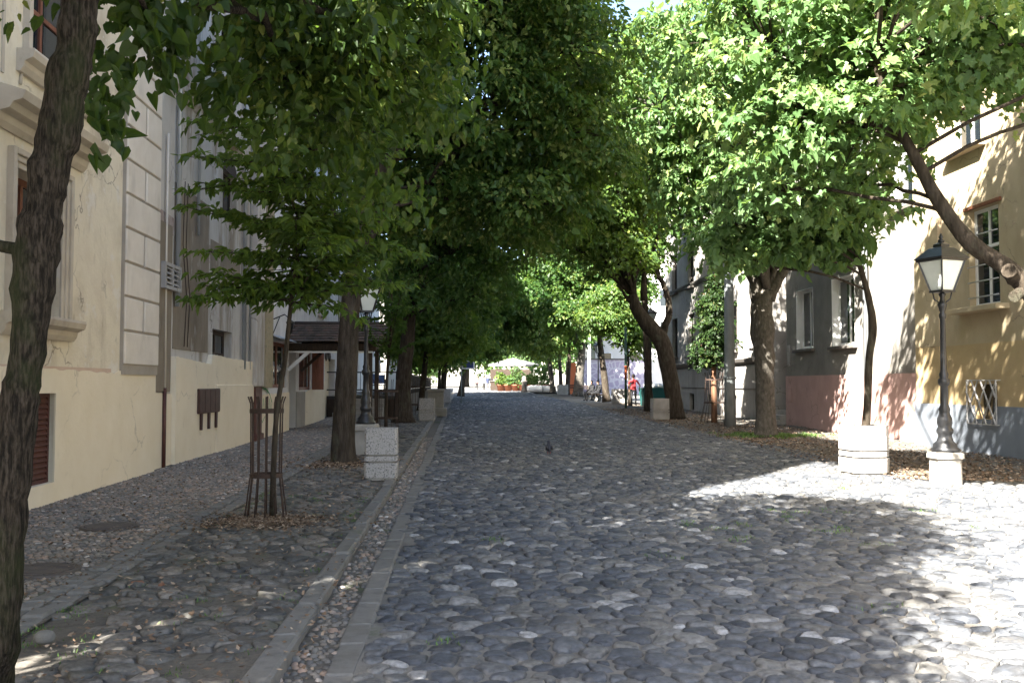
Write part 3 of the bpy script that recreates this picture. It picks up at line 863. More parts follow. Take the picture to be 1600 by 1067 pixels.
def ex1(g):
    tw = []
    for pts, n in (([at(160, 40, 5.4), at(165, 110, 5.45), at(168, 180, 5.5), at(180, 235, 5.5)], 62),
                   ([at(230, 0, 5.6), at(215, 60, 5.6), at(190, 120, 5.55), at(150, 150, 5.5)], 60),
                   ([at(300, 20, 5.8), at(270, 70, 5.8), at(245, 120, 5.8)], 70),
                   ([at(380, 60, 6.6), at(360, 130, 6.6), at(330, 180, 6.6)], 80),
                   ([at(200, 0, 5.4), at(250, 40, 5.6), at(330, 60, 5.9)], 90),
                   ([at(440, 150, 7.4), at(430, 230, 7.4), at(420, 270, 7.4)], 60),
                   ([at(600, 150, 8.4), at(640, 170, 8.4), at(720, 185, 8.6)], 90),
                   ([at(560, 230, 8.4), at(610, 300, 8.5), at(650, 345, 8.5)], 100),
                   ([at(520, 200, 8.2), at(560, 280, 8.2), at(580, 330, 8.2)], 100)):
        big = pts[0].y < 7
        tw.append(hang(g, [tuple(p) for p in pts], n, .088 if big else .085, .07 if big else .13, .22 if big else .6))  # tint carries light: near twigs dark as silhouettes, farther ones sunlit
    return [np.concatenate(a) for a in zip(*tw)]
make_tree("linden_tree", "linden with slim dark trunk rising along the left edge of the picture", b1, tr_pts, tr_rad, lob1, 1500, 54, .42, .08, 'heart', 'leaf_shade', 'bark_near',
          pale=.07, seed=1, n=22, flare=1.25, extra=ex1, group="street trees",
          limbs=[(at(57, 400, 4.5), at(-70, 360, 4.5), .035, .02), (at(135, -60, 4.54), at(230, 20, 5.5), .05, .012), (at(140, -110, 4.54), at(420, 40, 7.4), .05, .012), (at(420, 40, 7.4), at(640, 170, 8.5), .014, .006)])

# --- young tree in the iron guard, flat fans of narrow leaves
def fan_tree(name, label, base, trunk, radii, twigs, size, m, seed, bark='bark', group=None, dens=46):
    g = np.random.default_rng(seed)
    th = thing(name, label, "tree", base, group)
    b = MB(); tp, tr = trunk_pts(trunk, radii); b.tube(tp, tr, 10)
    Cs, Ds, Ns, Ss, Ts = [], [], [], [], []
    for (a, c, w) in twigs:
        a = np.array(a, float); c = np.array(c, float); L_ = np.linalg.norm(c - a)
        q = a + (c - a) * .5 + np.array([0, 0, .05 * L_])
        b.tube([tuple(a), tuple(q), tuple(c)], [.012, .008, .003], 4, cap=False)
        ax = (c - a) / L_; sd = np.cross(ax, [0, 0, 1.0]); sd /= np.linalg.norm(sd)
        ns = max(3, int(L_ / .13))
        for s in range(ns):
            t = (s + .5) / ns
            o0 = a + (c - a) * t + np.array([0, 0, .05 * L_ * math.sin(math.pi * t)])
            for sg in (-1, 1):
                ln = w * (1 - .72 * t) * g.uniform(.5, 1.2)
                dr = ax * .75 + sd * sg * .8 + np.array([0, 0, g.normal(0, .10)])
                dr /= np.linalg.norm(dr)
                if s % 2 == 0: b.tube([tuple(o0), tuple(o0 + dr * ln)], [.004, .002], 3, cap=False)
                k = max(3, int(ln * dens)); u = g.uniform(.05, 1.05, k)
                s2 = np.where(g.uniform(0, 1, k) < .5, -1, 1)[:, None]
                per = np.cross(dr, [0, 0, 1.0]); per /= np.linalg.norm(per)
                Cs.append(o0 + dr * (u * ln)[:, None] + per * s2 * .012 + g.normal(0, .012, (k, 3)))
                Ds.append(norm(dr[None] * .7 + per[None] * s2 * .7 + g.normal(0, .28, (k, 3)) + np.array([0, 0, -.3])))
                Ns.append(norm(np.array([[0, 0, 1.0]]) + g.normal(0, .42, (k, 3))))
                Ss.append(size * g.uniform(.7, 1.25, k)); Ts.append(g.normal(.42, .13, k))
    b.build("trunk", MT[bark], th)
    C, D, N_, S, t = [np.concatenate(v) for v in (Cs, Ds, Ns, Ss, Ts)]
    link("crown", leaf_mesh("crown", C - np.array(base), D, N_, S, 'narrow', t, MT[m]), th)
    return th
Y2 = 10.5
q = G(425, 815)
tp = [Vector((q.x, q.y, q.z + .03))] + [at(px, py, Y2) for px, py in ((428, 720), (433, 640), (445, 565), (452, 500), (462, 420), (478, 330), (492, 250), (505, 170))]
tw = []
gR = random.Random(5)
def stem_at(py):
    for k in range(len(tp) - 1):
        z = at(0, py, Y2).z
        if tp[k].z <= z <= tp[k + 1].z:
            return tp[k].lerp(tp[k + 1], (z - tp[k].z) / (tp[k + 1].z - tp[k].z))
    return tp[-1]
for py0, px1, py1, dy, w in ((455, 305, 428, -.5, .26), (470, 315, 446, .3, .22), (440, 400, 452, -.6, .2), (430, 640, 452, .3, .26), (470, 570, 500, -.4, .2), (400, 380, 405, .8, .3),
        (385, 285, 322, -.4, .28), (370, 325, 330, .5, .3), (380, 660, 400, -.2, .34), (350, 400, 350, -1.0, .3), (340, 640, 345, .6, .34), (330, 310, 285, .2, .28), (310, 385, 300, -.9, .3),
        (300, 650, 310, -.7, .36), (280, 330, 250, .6, .3), (260, 345, 215, -.3, .28), (250, 625, 240, .4, .34), (230, 300, 190, .2, .26), (210, 420, 190, -.9, .28), (220, 640, 205, -.6, .3), (180, 400, 140, .2, .28), (170, 600, 140, 0, .28),
        (420, 480, 470, 1.0, .26), (360, 520, 390, -1.2, .34), (320, 560, 320, 1.1, .34), (290, 480, 300, -1.3, .34), (250, 520, 240, 1.2, .3), (400, 590, 420, .9, .32), (445, 530, 480, .6, .2)):
    s = stem_at(py0)
    e = at(px1, py1, Y2 + dy)
    tw.append((tuple(s), tuple(e), w * 1.5))
for k in range(34):
    py0 = gR.uniform(175, 470); s = stem_at(py0); a = gR.uniform(0, 6.283); L_ = gR.uniform(.6, 1.5)
    tw.append((tuple(s), (s.x + math.cos(a) * L_, s.y + math.sin(a) * L_, s.z + gR.uniform(-.25, .55)), gR.uniform(.25, .5)))
fan_tree("young_tree", "young tree with flat fans of small leaves inside the nearest rusty tree guard", (q.x, q.y, q.z + .03), tp, [.034, .03, .028, .026, .024, .02, .016, .012, .006], tw, .105, 'leaf_mid', 77, 'bark', "young street trees", 44)

# --- second left linden: dark crown over the middle of the street
q = G(538, 727)
y0 = q.y
tp = [(q.x, q.y, q.z + .0)] + [at(px, py, y0) for px, py in ((536, 690), (541, 600), (546, 500), (552, 430), (556, 370))] + [at(575, 310, y0 + .2), at(610, 240, y0 + .4), at(660, 150, y0 + .8)]
lob2 = [(-1.2, 18.6, 7.2, 1.6, 1.9, 1.0), (.6, 18.2, 6.9, 1.6, 1.8, 1.1), (2.0, 19.0, 6.6, 1.3, 1.8, 1.2), (1.2, 18.8, 5.2, 1.7, 1.7, .55, 1.2), (-.2, 19.2, 5.6, 1.4, 1.8, .6, 1.1), (2.1, 18.6, 8.2, 1.2, 1.8, 1.2), (.5, 17.6, 8.8, 1.6, 1.7, 1.2),
        (-1.0, 18.6, 9.2, 2.0, 2.2, 1.3), (-2.8, 18.4, 8.2, 1.4, 1.8, 1.2), (1.6, 19.6, 10.0, 1.8, 2.0, 1.3), (-.4, 20.6, 6.3, 1.7, 1.4, .9), (1.5, 20.8, 5.6, 1.4, 1.2, .6), (-1.7, 20.0, 5.0, .9, 1.2, .5)]
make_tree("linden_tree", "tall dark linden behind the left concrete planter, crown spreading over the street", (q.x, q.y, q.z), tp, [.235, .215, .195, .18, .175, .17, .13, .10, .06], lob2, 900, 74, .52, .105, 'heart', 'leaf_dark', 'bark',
          pale=.3, seed=2, n=16, shell=.5, group="street trees", flare=1.2, limbs=[(at(552, 430, y0), at(520, 330, y0 + .5), .10, .04), (at(520, 330, y0 + .5), (-3.0, 18.4, 8.0), .045, .02), (at(553, 425, y0), at(605, 330, y0 + .6), .12, .07), (at(605, 330, y0 + .6), (.4, 18.4, 6.4), .07, .02)])

# --- left trees farther up
q = G(630, 662)
make_tree("linden_tree", "third dark linden on the left, beside the terrace railing", (q.x, q.y, q.z), [(q.x, q.y, q.z), at(630, 600, q.y), at(636, 540, q.y), at(642, 480, q.y), at(655, 420, q.y)], [.33, .27, .24, .2, .15],
          [(-2.0, q.y + .5, 7.2, 2.2, 2.6, 1.3), (-.4, q.y, 6.2, 2.1, 2.4, 1.2), (.4, q.y + .5, 8.4, 2.2, 2.6, 1.4), (-3.2, q.y, 8.6, 1.8, 2.6, 1.6), (-1.4, q.y, 9.8, 2.4, 2.8, 1.6), (1.6, q.y, 6.9, 1.4, 2.2, 1.1), (-1.3, q.y - .8, 4.9, 1.7, 1.6, .6), (.3, q.y - .5, 4.6, 1.2, 1.6, .6)],
          420, 66, .75, .16, 'diamond', 'leaf_dark', 'bark', pale=.1, seed=3, n=12, shell=.4, group="street trees")
def far_tree(label, x, y, lobes, seed, m='leaf_dark', rad=.25, lean=0.0, ns=320, per=60, size=.22, bark='bark', name="linden_tree", rs=.8, h=5.0, shell=.4):
    b = on_g(x, y)
    tp = [b, (x + lean * .3, y, b[2] + h * .35), (x + lean * .7, y, b[2] + h * .7), (x + lean, y, b[2] + h)]
    return make_tree(name, label, b, tp, [rad, rad * .85, rad * .75, rad * .6], [(l[0], l[1], l[2] + b[2]) + tuple(l[3:]) for l in lobes], ns, per, rs, size, 'diamond', m, bark, pale=.1, seed=seed, n=10, group="street trees", shell=shell)
far_tree("fourth dark linden on the left, low boughs over the second planter", -1.9, 46, [(-1.6, 46, 4.6, 1.6, 2, 1.3), (-.5, 46, 3.6, 1.5, 2, .9), (-2.6, 46, 3.7, 1.2, 1.8, .8), (-.3, 46.5, 6, 1.8, 2, 1.3), (-2.2, 46, 7, 2, 2.4, 1.6)], 4, 'leaf_mid', .17, .3, 430, 60, .19, h=3.4)
far_tree("dark linden on the left beside the far blue sign", -1.2, 62, [(-2.2, 62, 3.4, 1.6, 2, .8), (-.4, 62, 3.5, 1.4, 2, .7), (-1.2, 62, 6.5, 2.2, 2.5, 1.6), (.6, 62, 5.6, 2.0, 2.5, 1.3), (1.4, 62.5, 8, 2.4, 3, 2), (-1, 62, 9, 3, 3, 2), (.0, 62, 4.6, 1.4, 2, .9)], 5, 'leaf_dark', .24, .4, 480, 60, .24, h=4.6)
far_tree("last linden on the left, its bough hanging over the far opening", .0, 80, [(.8, 80, 8, 3, 3, 2), (2.6, 80, 6.8, 2.4, 3, 1.6), (3.2, 80, 9.5, 3, 3, 2), (0, 80, 10.5, 3, 3, 2.4), (2.2, 80, 4.6, 1.2, 2, 1.2, 1.5), (.4, 80, 5.0, 1.6, 2, 1.2), (-1.2, 80, 4.0, 1.6, 2, 1.1)], 6, 'leaf_dark', .26, .8, 460, 60, .28, h=5.5)

far_tree("young low-boughed linden on the left between the second and third planters", -2.1, 53.5, [(-2.1, 53.5, 3.5, 1.5, 1.6, .8), (-1.0, 53.5, 4.2, 1.2, 1.5, .8), (-2.8, 53.5, 4.6, 1.3, 1.5, 1.0), (-1.8, 53.5, 5.8, 1.4, 1.5, 1.0)], 7, 'leaf_mid', .12, .1, 260, 60, .19, h=3.0)
far_tree("young low-boughed linden on the left before the blue sign", -1.6, 70, [(-2.0, 70, 3.8, 1.8, 1.8, 1.0), (-.8, 70, 4.6, 1.4, 1.6, 1.0), (-3.2, 70, 5.0, 1.6, 1.6, 1.2), (-2, 70, 6.6, 1.6, 1.6, 1.2)], 8, 'leaf_dark', .14, .1, 260, 60, .24, h=3.2)

# --- right side trees
# leaning maple just outside the right edge, its limb crosses the lamp
tp = [on_g(8.15, 10.6), (7.75, 10.9, 1.2), (7.3, 11.2, 2.15), (6.85, 11.5, 2.96), (6.42, 11.7, 3.36), (6.10, 11.9, 3.95), (5.90, 12.0, 4.45), (5.68, 12.1, 5.0), (5.45, 12.2, 5.8)]
lobR0 = [(4.6, 13.0, 5.35, 1.1, 1.1, .5, 1.3), (5.4, 12.4, 5.0, .9, 1.0, .5, 1.3), (5.9, 12.8, 6.2, 1.2, 1.2, .8), (4.4, 13.2, 6.3, 1.3, 1.2, .8), (6.6, 12.2, 5.9, .7, .9, .6), (5.0, 13.0, 7.3, 1.6, 1.5, 1.0), (4.7, 13.6, 4.4, .7, .9, .35, 1.1), (6.7, 12.9, 7.4, 1.2, 1.3, 1.0), (5.7, 13.4, 4.45, .6, .8, .4), (8.3, 12.3, 6.2, .9, 1.1, .7), (9.1, 13.4, 7.2, .9, 1.2, .8), (8.0, 13.0, 8.4, 1.0, 1.2, .8), (9.4, 14.8, 6.6, .6, .8, .6), (8.9, 11.0, 6.0, .9, 1.0, .7), (9.0, 14.4, 8.6, 1.0, 1.0, .8), (7.4, 14.0, 8.9, .9, .9, .6), (8.2, 15.0, 8.9, .9, .9, .6), (8.7, 13.0, 7.8, .9, .9, .6), (6.9, 13.4, 9.6, 1.0, 1.0, .7), (7.6, 12.0, 8.3, .9, .9, .6), (6.3, 12.6, 9.4, 1.0, 1.0, .7), (8.9, 12.2, 5.4, .6, .8, .6), (7.4, 15.6, 8.7, 1.0, .9, .6), (6.6, 14.8, 9.6, 1.0, .9, .6), (8.1, 16.4, 8.6, .8, .8, .5), (7.0, 16.6, 9.6, 1.0, .9, .6), (5.8, 13.6, 10.6, 1.0, 1.0, .6), (8.4, 15.4, 9.6, .9, .9, .6), (7.8, 17.2, 9.2, .8, .8, .5), (4.9, 9.6, 6.4, 1.0, .9, .6), (4.2, 8.9, 7.3, 1.0, .9, .6), (5.7, 10.5, 6.4, .8, .8, .5), (5.6, 9.9, 7.6, .9, .9, .6), (7.0, 18.2, 7.5, .8, .8, .5), (7.0, 12.3, 6.25, .7, .8, .45, 1.3), (7.5, 12.8, 6.8, .7, .8, .5, 1.2), (6.7, 11.8, 6.3, .6, .8, .4, 1.2), (6.2, 12.6, 5.5, .6, .8, .45)]  # many high lobes lie out of view, added to shade wall and limb
make_tree("maple_tree", "leaning maple with broad sunlit leaves, pruned limb crossing the right lamp", on_g(8.15, 10.6), tp, [.2, .18, .145, .112, .10, .084, .075, .06, .045], lobR0, 1060, 40, .42, .108, 'maple', 'leaf_light', 'bark',  # dark bark colour stands in for shade on the limb
          pale=.1, seed=10, n=16, group="street trees", shell=.25, limbs=[((6.85, 11.5, 2.9), (6.66, 11.3, 2.98), .10, .09), ((6.95, 11.45, 2.75), (6.72, 11.3, 2.66), .08, .07)])
# tree in the right planter
q = G(1350, 742)
R1P = q.copy()
tp = [(q.x + .03, q.y, q.z + .62)] + [at(px, py, q.y) for px, py in ((1356, 620), (1358, 560), (1364, 512), (1357, 465), (1345, 420), (1332, 380))]
lob = [(5.2, 15.5, 3.95, .55, .6, .28, 1.2), (5.75, 15.3, 4.1, .55, .6, .3, 1.2), (6.3, 15.6, 3.95, .5, .6, .3), (4.6, 15.8, 4.3, .5, .6, .35), (5.5, 15.6, 4.7, .8, .7, .4), (6.5, 15.9, 4.6, .6, .6, .4), (5.0, 16.2, 4.9, .7, .6, .35), (4.3, 15.9, 3.75, .35, .5, .22)]
make_tree("young_linden_tree", "young leaning linden growing from the bright right planter", (q.x, q.y, q.z + .62), tp, [.07, .062, .058, .066, .052, .042, .034], lob, 190, 34, .3, .115, 'heart', 'leaf_light', 'bark', pale=.08, seed=11, n=12, group="young street trees", flare=1.0, shell=.2)
# thick knobbly plane-like tree
q = G(1197, 682)
y0 = q.y
tp = [(q.x, q.y, q.z)] + [at(px, py, y0) for px, py in ((1196, 650), (1195, 600), (1194, 560), (1191, 520), (1190, 480), (1200, 455))]
lobR1 = [(7.2, 24.5, 6.4, 1.7, 1.8, 1.1, 1.2), (8.9, 25.4, 6.2, 1.6, 1.8, 1.1), (7.4, 26, 8.6, 2.4, 2.4, 1.6), (9.3, 26.5, 9, 2, 2.4, 1.6), (6.0, 25.5, 7.4, 1.6, 1.8, 1.1, 1.2), (8.2, 25.5, 10.6, 2.6, 2.6, 1.5), (5.2, 25, 8.9, 1.8, 2, 1.2), (7.0, 23.6, 5.3, 1.2, 1.2, .55, 1.2), (6.3, 24.6, 10.6, 2, 2, 1.4)]
make_tree("old_linden_tree", "old linden with thick swollen grey trunk on the right footpath", (q.x, q.y, q.z), tp, [.32, .265, .25, .265, .32, .30, .2], lobR1, 560, 50, .55, .14, 'heart', 'leaf_light', 'bark_grey', pale=.12, seed=12, n=18, group="street trees", flare=1.15,
          limbs=[(at(1186, 470, y0), at(1165, 395, y0), .22, .12), (at(1165, 395, y0), (7.2, 25.6, 6.8), .12, .03), (at(1200, 468, y0), at(1228, 415, y0), .2, .13), (at(1228, 415, y0), (9.2, 26.4, 7.2), .13, .03), (at(1195, 460, y0), at(1200, 385, y0 + .4), .2, .1)])
# leaning forked tree
q = G(1056, 655)
y0 = q.y
tp = [(q.x, q.y, q.z)] + [at(px, py, y0) for px, py in ((1052, 620), (1043, 570), (1033, 532), (1013, 508), (996, 485), (988, 460))]
lobR2 = [(5.4, y0, 8.4, 2.0, 2.4, 1.3), (7.0, y0, 9.6, 2.0, 2.4, 1.4), (4.2, y0 - .5, 7.4, 1.6, 2.0, 1.0), (6.2, y0, 11.5, 2.6, 3.0, 1.8), (3.6, y0, 9.6, 1.8, 2.2, 1.4), (6.0, y0 - 1, 6.6, 1.2, 1.6, .7), (7.8, y0, 12, 2, 2, 1.5), (3.2, y0, 11.8, 2, 2.4, 1.6), (2.4, y0, 8.2, 1.4, 2, 1.0), (4.6, y0 - 2, 13.2, 2.0, 2.2, 1.3), (6.6, y0 - 2, 13.6, 2.0, 2.2, 1.4), (3.2, y0 - 1, 14.4, 1.8, 2, 1.3), (5.2, y0 - 3, 11.4, 1.6, 1.8, 1.1)]
make_tree("linden_tree", "dark leaning tree that forks wide, behind a small planter on the right", (q.x, q.y, q.z), tp, [.34, .31, .30, .31, .30, .24, .18], lobR2, 1000, 58, .7, .165, 'diamond', 'leaf_mid', 'bark', pale=.1, seed=13, n=14, group="street trees", flare=1.15,
          limbs=[(at(1033, 535, y0), at(1046, 490, y0), .17, .13), (at(1046, 490, y0), at(1041, 455, y0), .13, .11), (at(1041, 455, y0), at(1024, 425, y0), .11, .09), (at(1024, 425, y0), at(1028, 340, y0), .09, .04), (at(1028, 340, y0), (7.2, y0, 9.8), .05, .02), (at(1030, 430, y0), at(1018, 390, y0), .07, .03),
                 (at(996, 485, y0), at(963, 445, y0), .10, .04), (at(990, 470, y0), at(975, 400, y0), .16, .07), (at(990, 465, y0), at(997, 400, y0), .14, .06), (at(1005, 470, y0 + .3), at(1008, 395, y0 + .3), .12, .05)])
# young columnar tree with its stakes
q = G(1116, 661)
make_tree("young_columnar_tree", "young narrow tree with dense dark crown and reddish stem on the right", (q.x, q.y, q.z + .02), [(q.x, q.y, q.z + .02), (q.x, q.y, q.z + 1.2), (q.x, q.y, q.z + 2.4), (q.x + .05, q.y, q.z + 4.2)], [.11, .1, .08, .03],
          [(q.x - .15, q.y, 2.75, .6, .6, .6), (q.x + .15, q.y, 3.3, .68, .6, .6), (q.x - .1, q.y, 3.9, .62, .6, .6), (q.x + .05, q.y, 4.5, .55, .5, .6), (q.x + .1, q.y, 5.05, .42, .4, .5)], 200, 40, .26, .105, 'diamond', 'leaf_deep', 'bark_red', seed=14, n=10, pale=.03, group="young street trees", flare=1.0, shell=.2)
YC = q.copy()
q = G(1014, 643)
far_tree("straight slim tree with dark trunk just right of the woman in red", q.x, q.y, [(q.x - 1, q.y, 8.5, 2.0, 2.2, 1.6), (q.x - 2, q.y, 10.5, 2.4, 2.5, 1.8), (q.x + .4, q.y, 10.4, 2, 2.4, 1.8), (q.x - 3.2, q.y, 8.4, 1.4, 1.8, 1.1)], 15, 'leaf_dark', .2, -.2, 330, 58, .2, h=6.5)
q = G(985, 634)
far_tree("young tree by the woman in red, flat layered boughs", q.x, q.y, [(q.x - 1.2, q.y, 5.2, 1.9, 1.8, .4, 1.3), (q.x - .2, q.y, 4.3, 1.5, 1.6, .35, 1.3), (q.x - .9, q.y, 6.3, 1.6, 1.6, .45), (q.x + .5, q.y, 3.6, .9, 1.2, .3)], 16, 'leaf_mid', .1, -.2, 220, 55, .17, name="young_tree", h=4.2, rs=.6)
q = G(948, 628)
far_tree("forked tree right of the bench with dark-clothed people", q.x, q.y, [(q.x - 1, q.y, 6.5, 2.4, 2.6, 1.4), (q.x + 1.2, q.y, 7.8, 2.4, 2.6, 1.6), (q.x - 2.8, q.y, 5.9, 1.8, 2.4, 1.1), (q.x - 1.4, q.y, 9.5, 3, 3, 2), (q.x + 1, q.y, 10.8, 3, 3, 2)], 17, 'leaf_dark', .25, -.5, 440, 60, .23, h=4.6)  # dark leaf colour stands in for shade on this crown
for k, (px, py, Y, lab, m_, rad, lean, bk) in enumerate(((903, 618, 80, "thick spotted trunk behind the empty benches", 'leaf_dark', .45, .4, 'bark_grey'), (886, 613, 88, "thin dark trunk left of the spotted trunk on the right", 'leaf_dark', .24, .3, 'bark'),  # dark leaves of these two crowns stand in for shade
        (877, 612, 94, "pale sunlit slim trunk among the far right trees", 'leaf_mid', .22, -.2, 'bark_grey'), (864, 612, 102, "last tree on the right near the far potted shrubs", 'leaf_light', .3, -.5, 'bark_grey'))):
    p = at(px, py, Y); x = p.x
    far_tree(lab, x, Y, [(x - 1.6, Y, 7.2, 2.6, 3, 1.6), (x + .6, Y, 8.4, 2.8, 3, 1.8), (x - 3.4, Y, 8.6, 2.2, 3, 1.6), (x - 1.5, Y, 11, 3.2, 3.4, 2.2), (x + 1.5, Y, 12, 3, 3, 2.2), (x - 4.0, Y, 5.6, 1.5, 2, 1.0), (x - 2.2, Y, 4.9, 1.6, 2, .8), (x + .8, Y, 5.6, 1.6, 2, .9), (x - 5.4, Y, 8.0, 1.8, 2.4, 1.5)], 20 + k, m_, rad, lean, 460, 60, .28, bark=bk, rs=1.0, h=4.4)
# crowns that close the view at the end of the square
for k, (x, y, h_, m_) in enumerate(((-9, 150, 12, 'leaf_light'), (1, 158, 13, 'leaf_light'), (11, 152, 13, 'leaf_light'), (22, 160, 14, 'leaf_light'))):
    far_tree(["sunlit tree at the back of the square, leftmost", "sunlit tree at the back of the square, behind the walkers", "sunlit tree at the back of the square, behind the parasol", "sunlit tree at the back of the square, rightmost"][k],
        x, y, [(x, y, h_ * .5, 5, 4, 2.6), (x - 3, y, h_ * .7, 4, 4, 3), (x + 3, y, h_ * .75, 4, 4, 3), (x, y, h_ * 1.05, 4.5, 4, 3), (x + 4, y, h_ * .38, 2.5, 3, 2)], 40 + k, m_, .4, .3, 300, 50, .5, rs=1.5, h=6.5)

# ------------------------------------------------------------------ buildings
MT['plaster_cream'] = mat("cream_plaster", cracks=0.7, cols=[(.54,.47,.355), (.66,.59,.455), (.60,.52,.40)], scale=1.4, rough=.92, bump=.35, bscale=18, stains=[((.34,.275,.20), 1.1, (1,1,.3), .52, .68, .65), ((.66,.62,.56), 2.5, (1,1,1), .57, .62, .6), ((.27,.22,.16), 7, (1,1,.25), .62, .72, .5)])
MT['plaster_white'] = mat("white_plaster", cracks=0.6, cols=[(.54,.53,.52), (.66,.65,.64)], scale=1.0, rough=.92, bump=.25, bscale=20, stains=[((.36,.33,.29), 1.1, (1,1,.3), .52, .74, .65), ((.42,.40,.40), 4, (1,1,.5), .58, .7, .4)])
MT['plaster_stain'] = mat("stained_plaster", cracks=0.8, cols=[(.38,.35,.31), (.49,.46,.42), (.42,.385,.335)], scale=.9, stretch=(1,1,.4), rough=.95, bump=.3, bscale=16, stains=[((.22,.175,.125), 1.3, (1,1,.2), .48, .62, .85), ((.56,.56,.56), 2.2, (1,1,.6), .60, .66, .6), ((.20,.13,.10), .8, (1,1,.9), .62, .7, .6)])
MT['plinth_cream'] = mat("cream_plinth", cracks=0.35, cols=[(.68,.585,.43), (.73,.64,.49)], scale=2.0, rough=.75, bump=.3, bscale=9, spec=.3, stains=[((.50,.43,.30), 6, (1,1,.5), .62, .75, .35), ((.30,.26,.19), 1.6, (1,1,2.5), .68, .8, .4)])
MT['plaster_ochre'] = mat("ochre_plaster", cracks=0.5, cols=[(.36,.27,.145), (.43,.325,.18), (.40,.295,.16)], scale=1.6, rough=.9, bump=.2, bscale=30, stains=[((.40,.27,.13), 1.2, (1,1,.4), .55, .75, .5)])
MT['plaster_beige'] = mat("beige_plaster", cracks=0.6, cols=[(.37,.30,.19), (.45,.37,.25)], scale=1.4, rough=.92, bump=.25, bscale=30, stains=[((.26,.20,.13), .8, (1,1,.4), .52, .72, .55)])
MT['plinth_blue'] = mat("blue_grey_plinth", [(.17,.19,.225), (.21,.235,.27)], scale=2.0, rough=.75, bump=.2, bscale=30, stains=[((.14,.14,.15), 1.4, (1,1,.5), .55, .72, .5)])
MT['plaster_grey'] = mat("grey_render", cracks=0.6, cols=[(.20,.185,.165), (.26,.245,.22)], scale=2.2, rough=.95, bump=.5, bscale=45, stains=[((.15,.14,.125), .8, (1,1,.35), .5, .7, .6)])
MT['plinth_pink'] = mat("pink_plinth", cracks=0.5, cols=[(.42,.27,.24), (.50,.33,.295)], scale=1.8, rough=.9, bump=.3, bscale=40, stains=[((.29,.19,.17), 1.1, (1,1,.5), .55, .72, .5)])
MT['plaster_old'] = mat("old_render", cracks=0.7, cols=[(.30,.285,.265), (.38,.36,.335)], scale=1.5, rough=.95, bump=.4, bscale=30, stains=[((.19,.18,.165), .7, (1,1,.35), .5, .7, .7)])
MT['trim_stone'] = mat("window_trim", [(.42,.36,.285), (.52,.46,.37)], scale=3, rough=.9, bump=.2, stains=[((.25,.21,.17), 2.4, (1,1,.5), .55, .72, .6)])
MT['trim_grey'] = mat("quoin_plaster", [(.58,.52,.44), (.66,.60,.52)], scale=3, rough=.9, bump=.2, bscale=25, stains=[((.42,.38,.33), 2.0, (1,1,.5), .55, .72, .5)])
MT['joint'] = mat("quoin_joint", [(.30,.265,.22), (.36,.32,.27)], scale=3, rough=.95, bump=.2)
MT['pink_band'] = mat("salmon_band", [(.50,.36,.27), (.56,.42,.33)], scale=3, rough=.9, bump=.2)
MT['roof'] = mat("roof_tile_mass", [(.16,.085,.06), (.24,.12,.085)], scale=5, rough=.95)
MT['ledge'] = mat("dark_ledge", [(.10,.09,.08), (.17,.155,.14)], scale=4, rough=.9, bump=.2)
MT['white_far'] = mat("sunny_white_plaster", [(.66,.64,.60), (.75,.73,.69)], scale=.5, rough=.9, bump=0)
MT['far_plaster'] = mat("far_plaster", [(.24,.23,.21), (.30,.285,.26)], scale=.5, rough=.9, bump=0)
MT['steel'] = mat("steel_bar", [(.42,.41,.40), (.55,.53,.51)], scale=20, rough=.5, metallic=.5, bump=.1)
MT['curtain'] = mat("net_curtain", [(.42,.42,.42), (.58,.58,.58)], scale=3, stretch=(1,14,.4), rough=.95, bump=0)
MT['brick_strip'] = mat("bare_masonry", [(.25,.21,.13), (.34,.29,.19), (.22,.20,.14)], scale=7, rough=.95, bump=.6, bscale=20)

def facade(parent, name, m, x, fc, y0, y1, z0, z1, ops=(), depth=.2, base_follow=False):
    """wall sheet at plane x looking to fc (+1 = to +x) with openings (ya,yb,za,zb) and their reveals"""
    ys = sorted(set([y0, y1] + [o[0] for o in ops] + [o[1] for o in ops]))
    zs = sorted(set([z0, z1] + [o[2] for o in ops] + [o[3] for o in ops]))
    b = MB()
    def quad(p):
        b.face(p if fc > 0 else p[::-1])
    for i in range(len(ys) - 1):
        for j in range(len(zs) - 1):
            cy, cz = (ys[i] + ys[i+1]) / 2, (zs[j] + zs[j+1]) / 2
            if any(o[0] < cy < o[1] and o[2] < cz < o[3] for o in ops): continue
            quad([(x, ys[i], zs[j]), (x, ys[i+1], zs[j]), (x, ys[i+1], zs[j+1]), (x, ys[i], zs[j+1])])
    xb = x - fc * depth
    for (ya, yb, za, zb) in [o[:4] for o in ops]:
        quad([(xb, ya, za), (x, ya, za), (x, ya, zb), (xb, ya, zb)][::-1] if False else [(x, ya, za), (x, ya, zb), (xb, ya, zb), (xb, ya, za)])
        quad([(x, yb, za), (xb, yb, za), (xb, yb, zb), (x, yb, zb)])
        quad([(x, ya, za), (xb, ya, za), (xb, yb, za), (x, yb, za)])
        quad([(x, ya, zb), (x, yb, zb), (xb, yb, zb), (xb, ya, zb)])
    return b.build(name, m, parent)
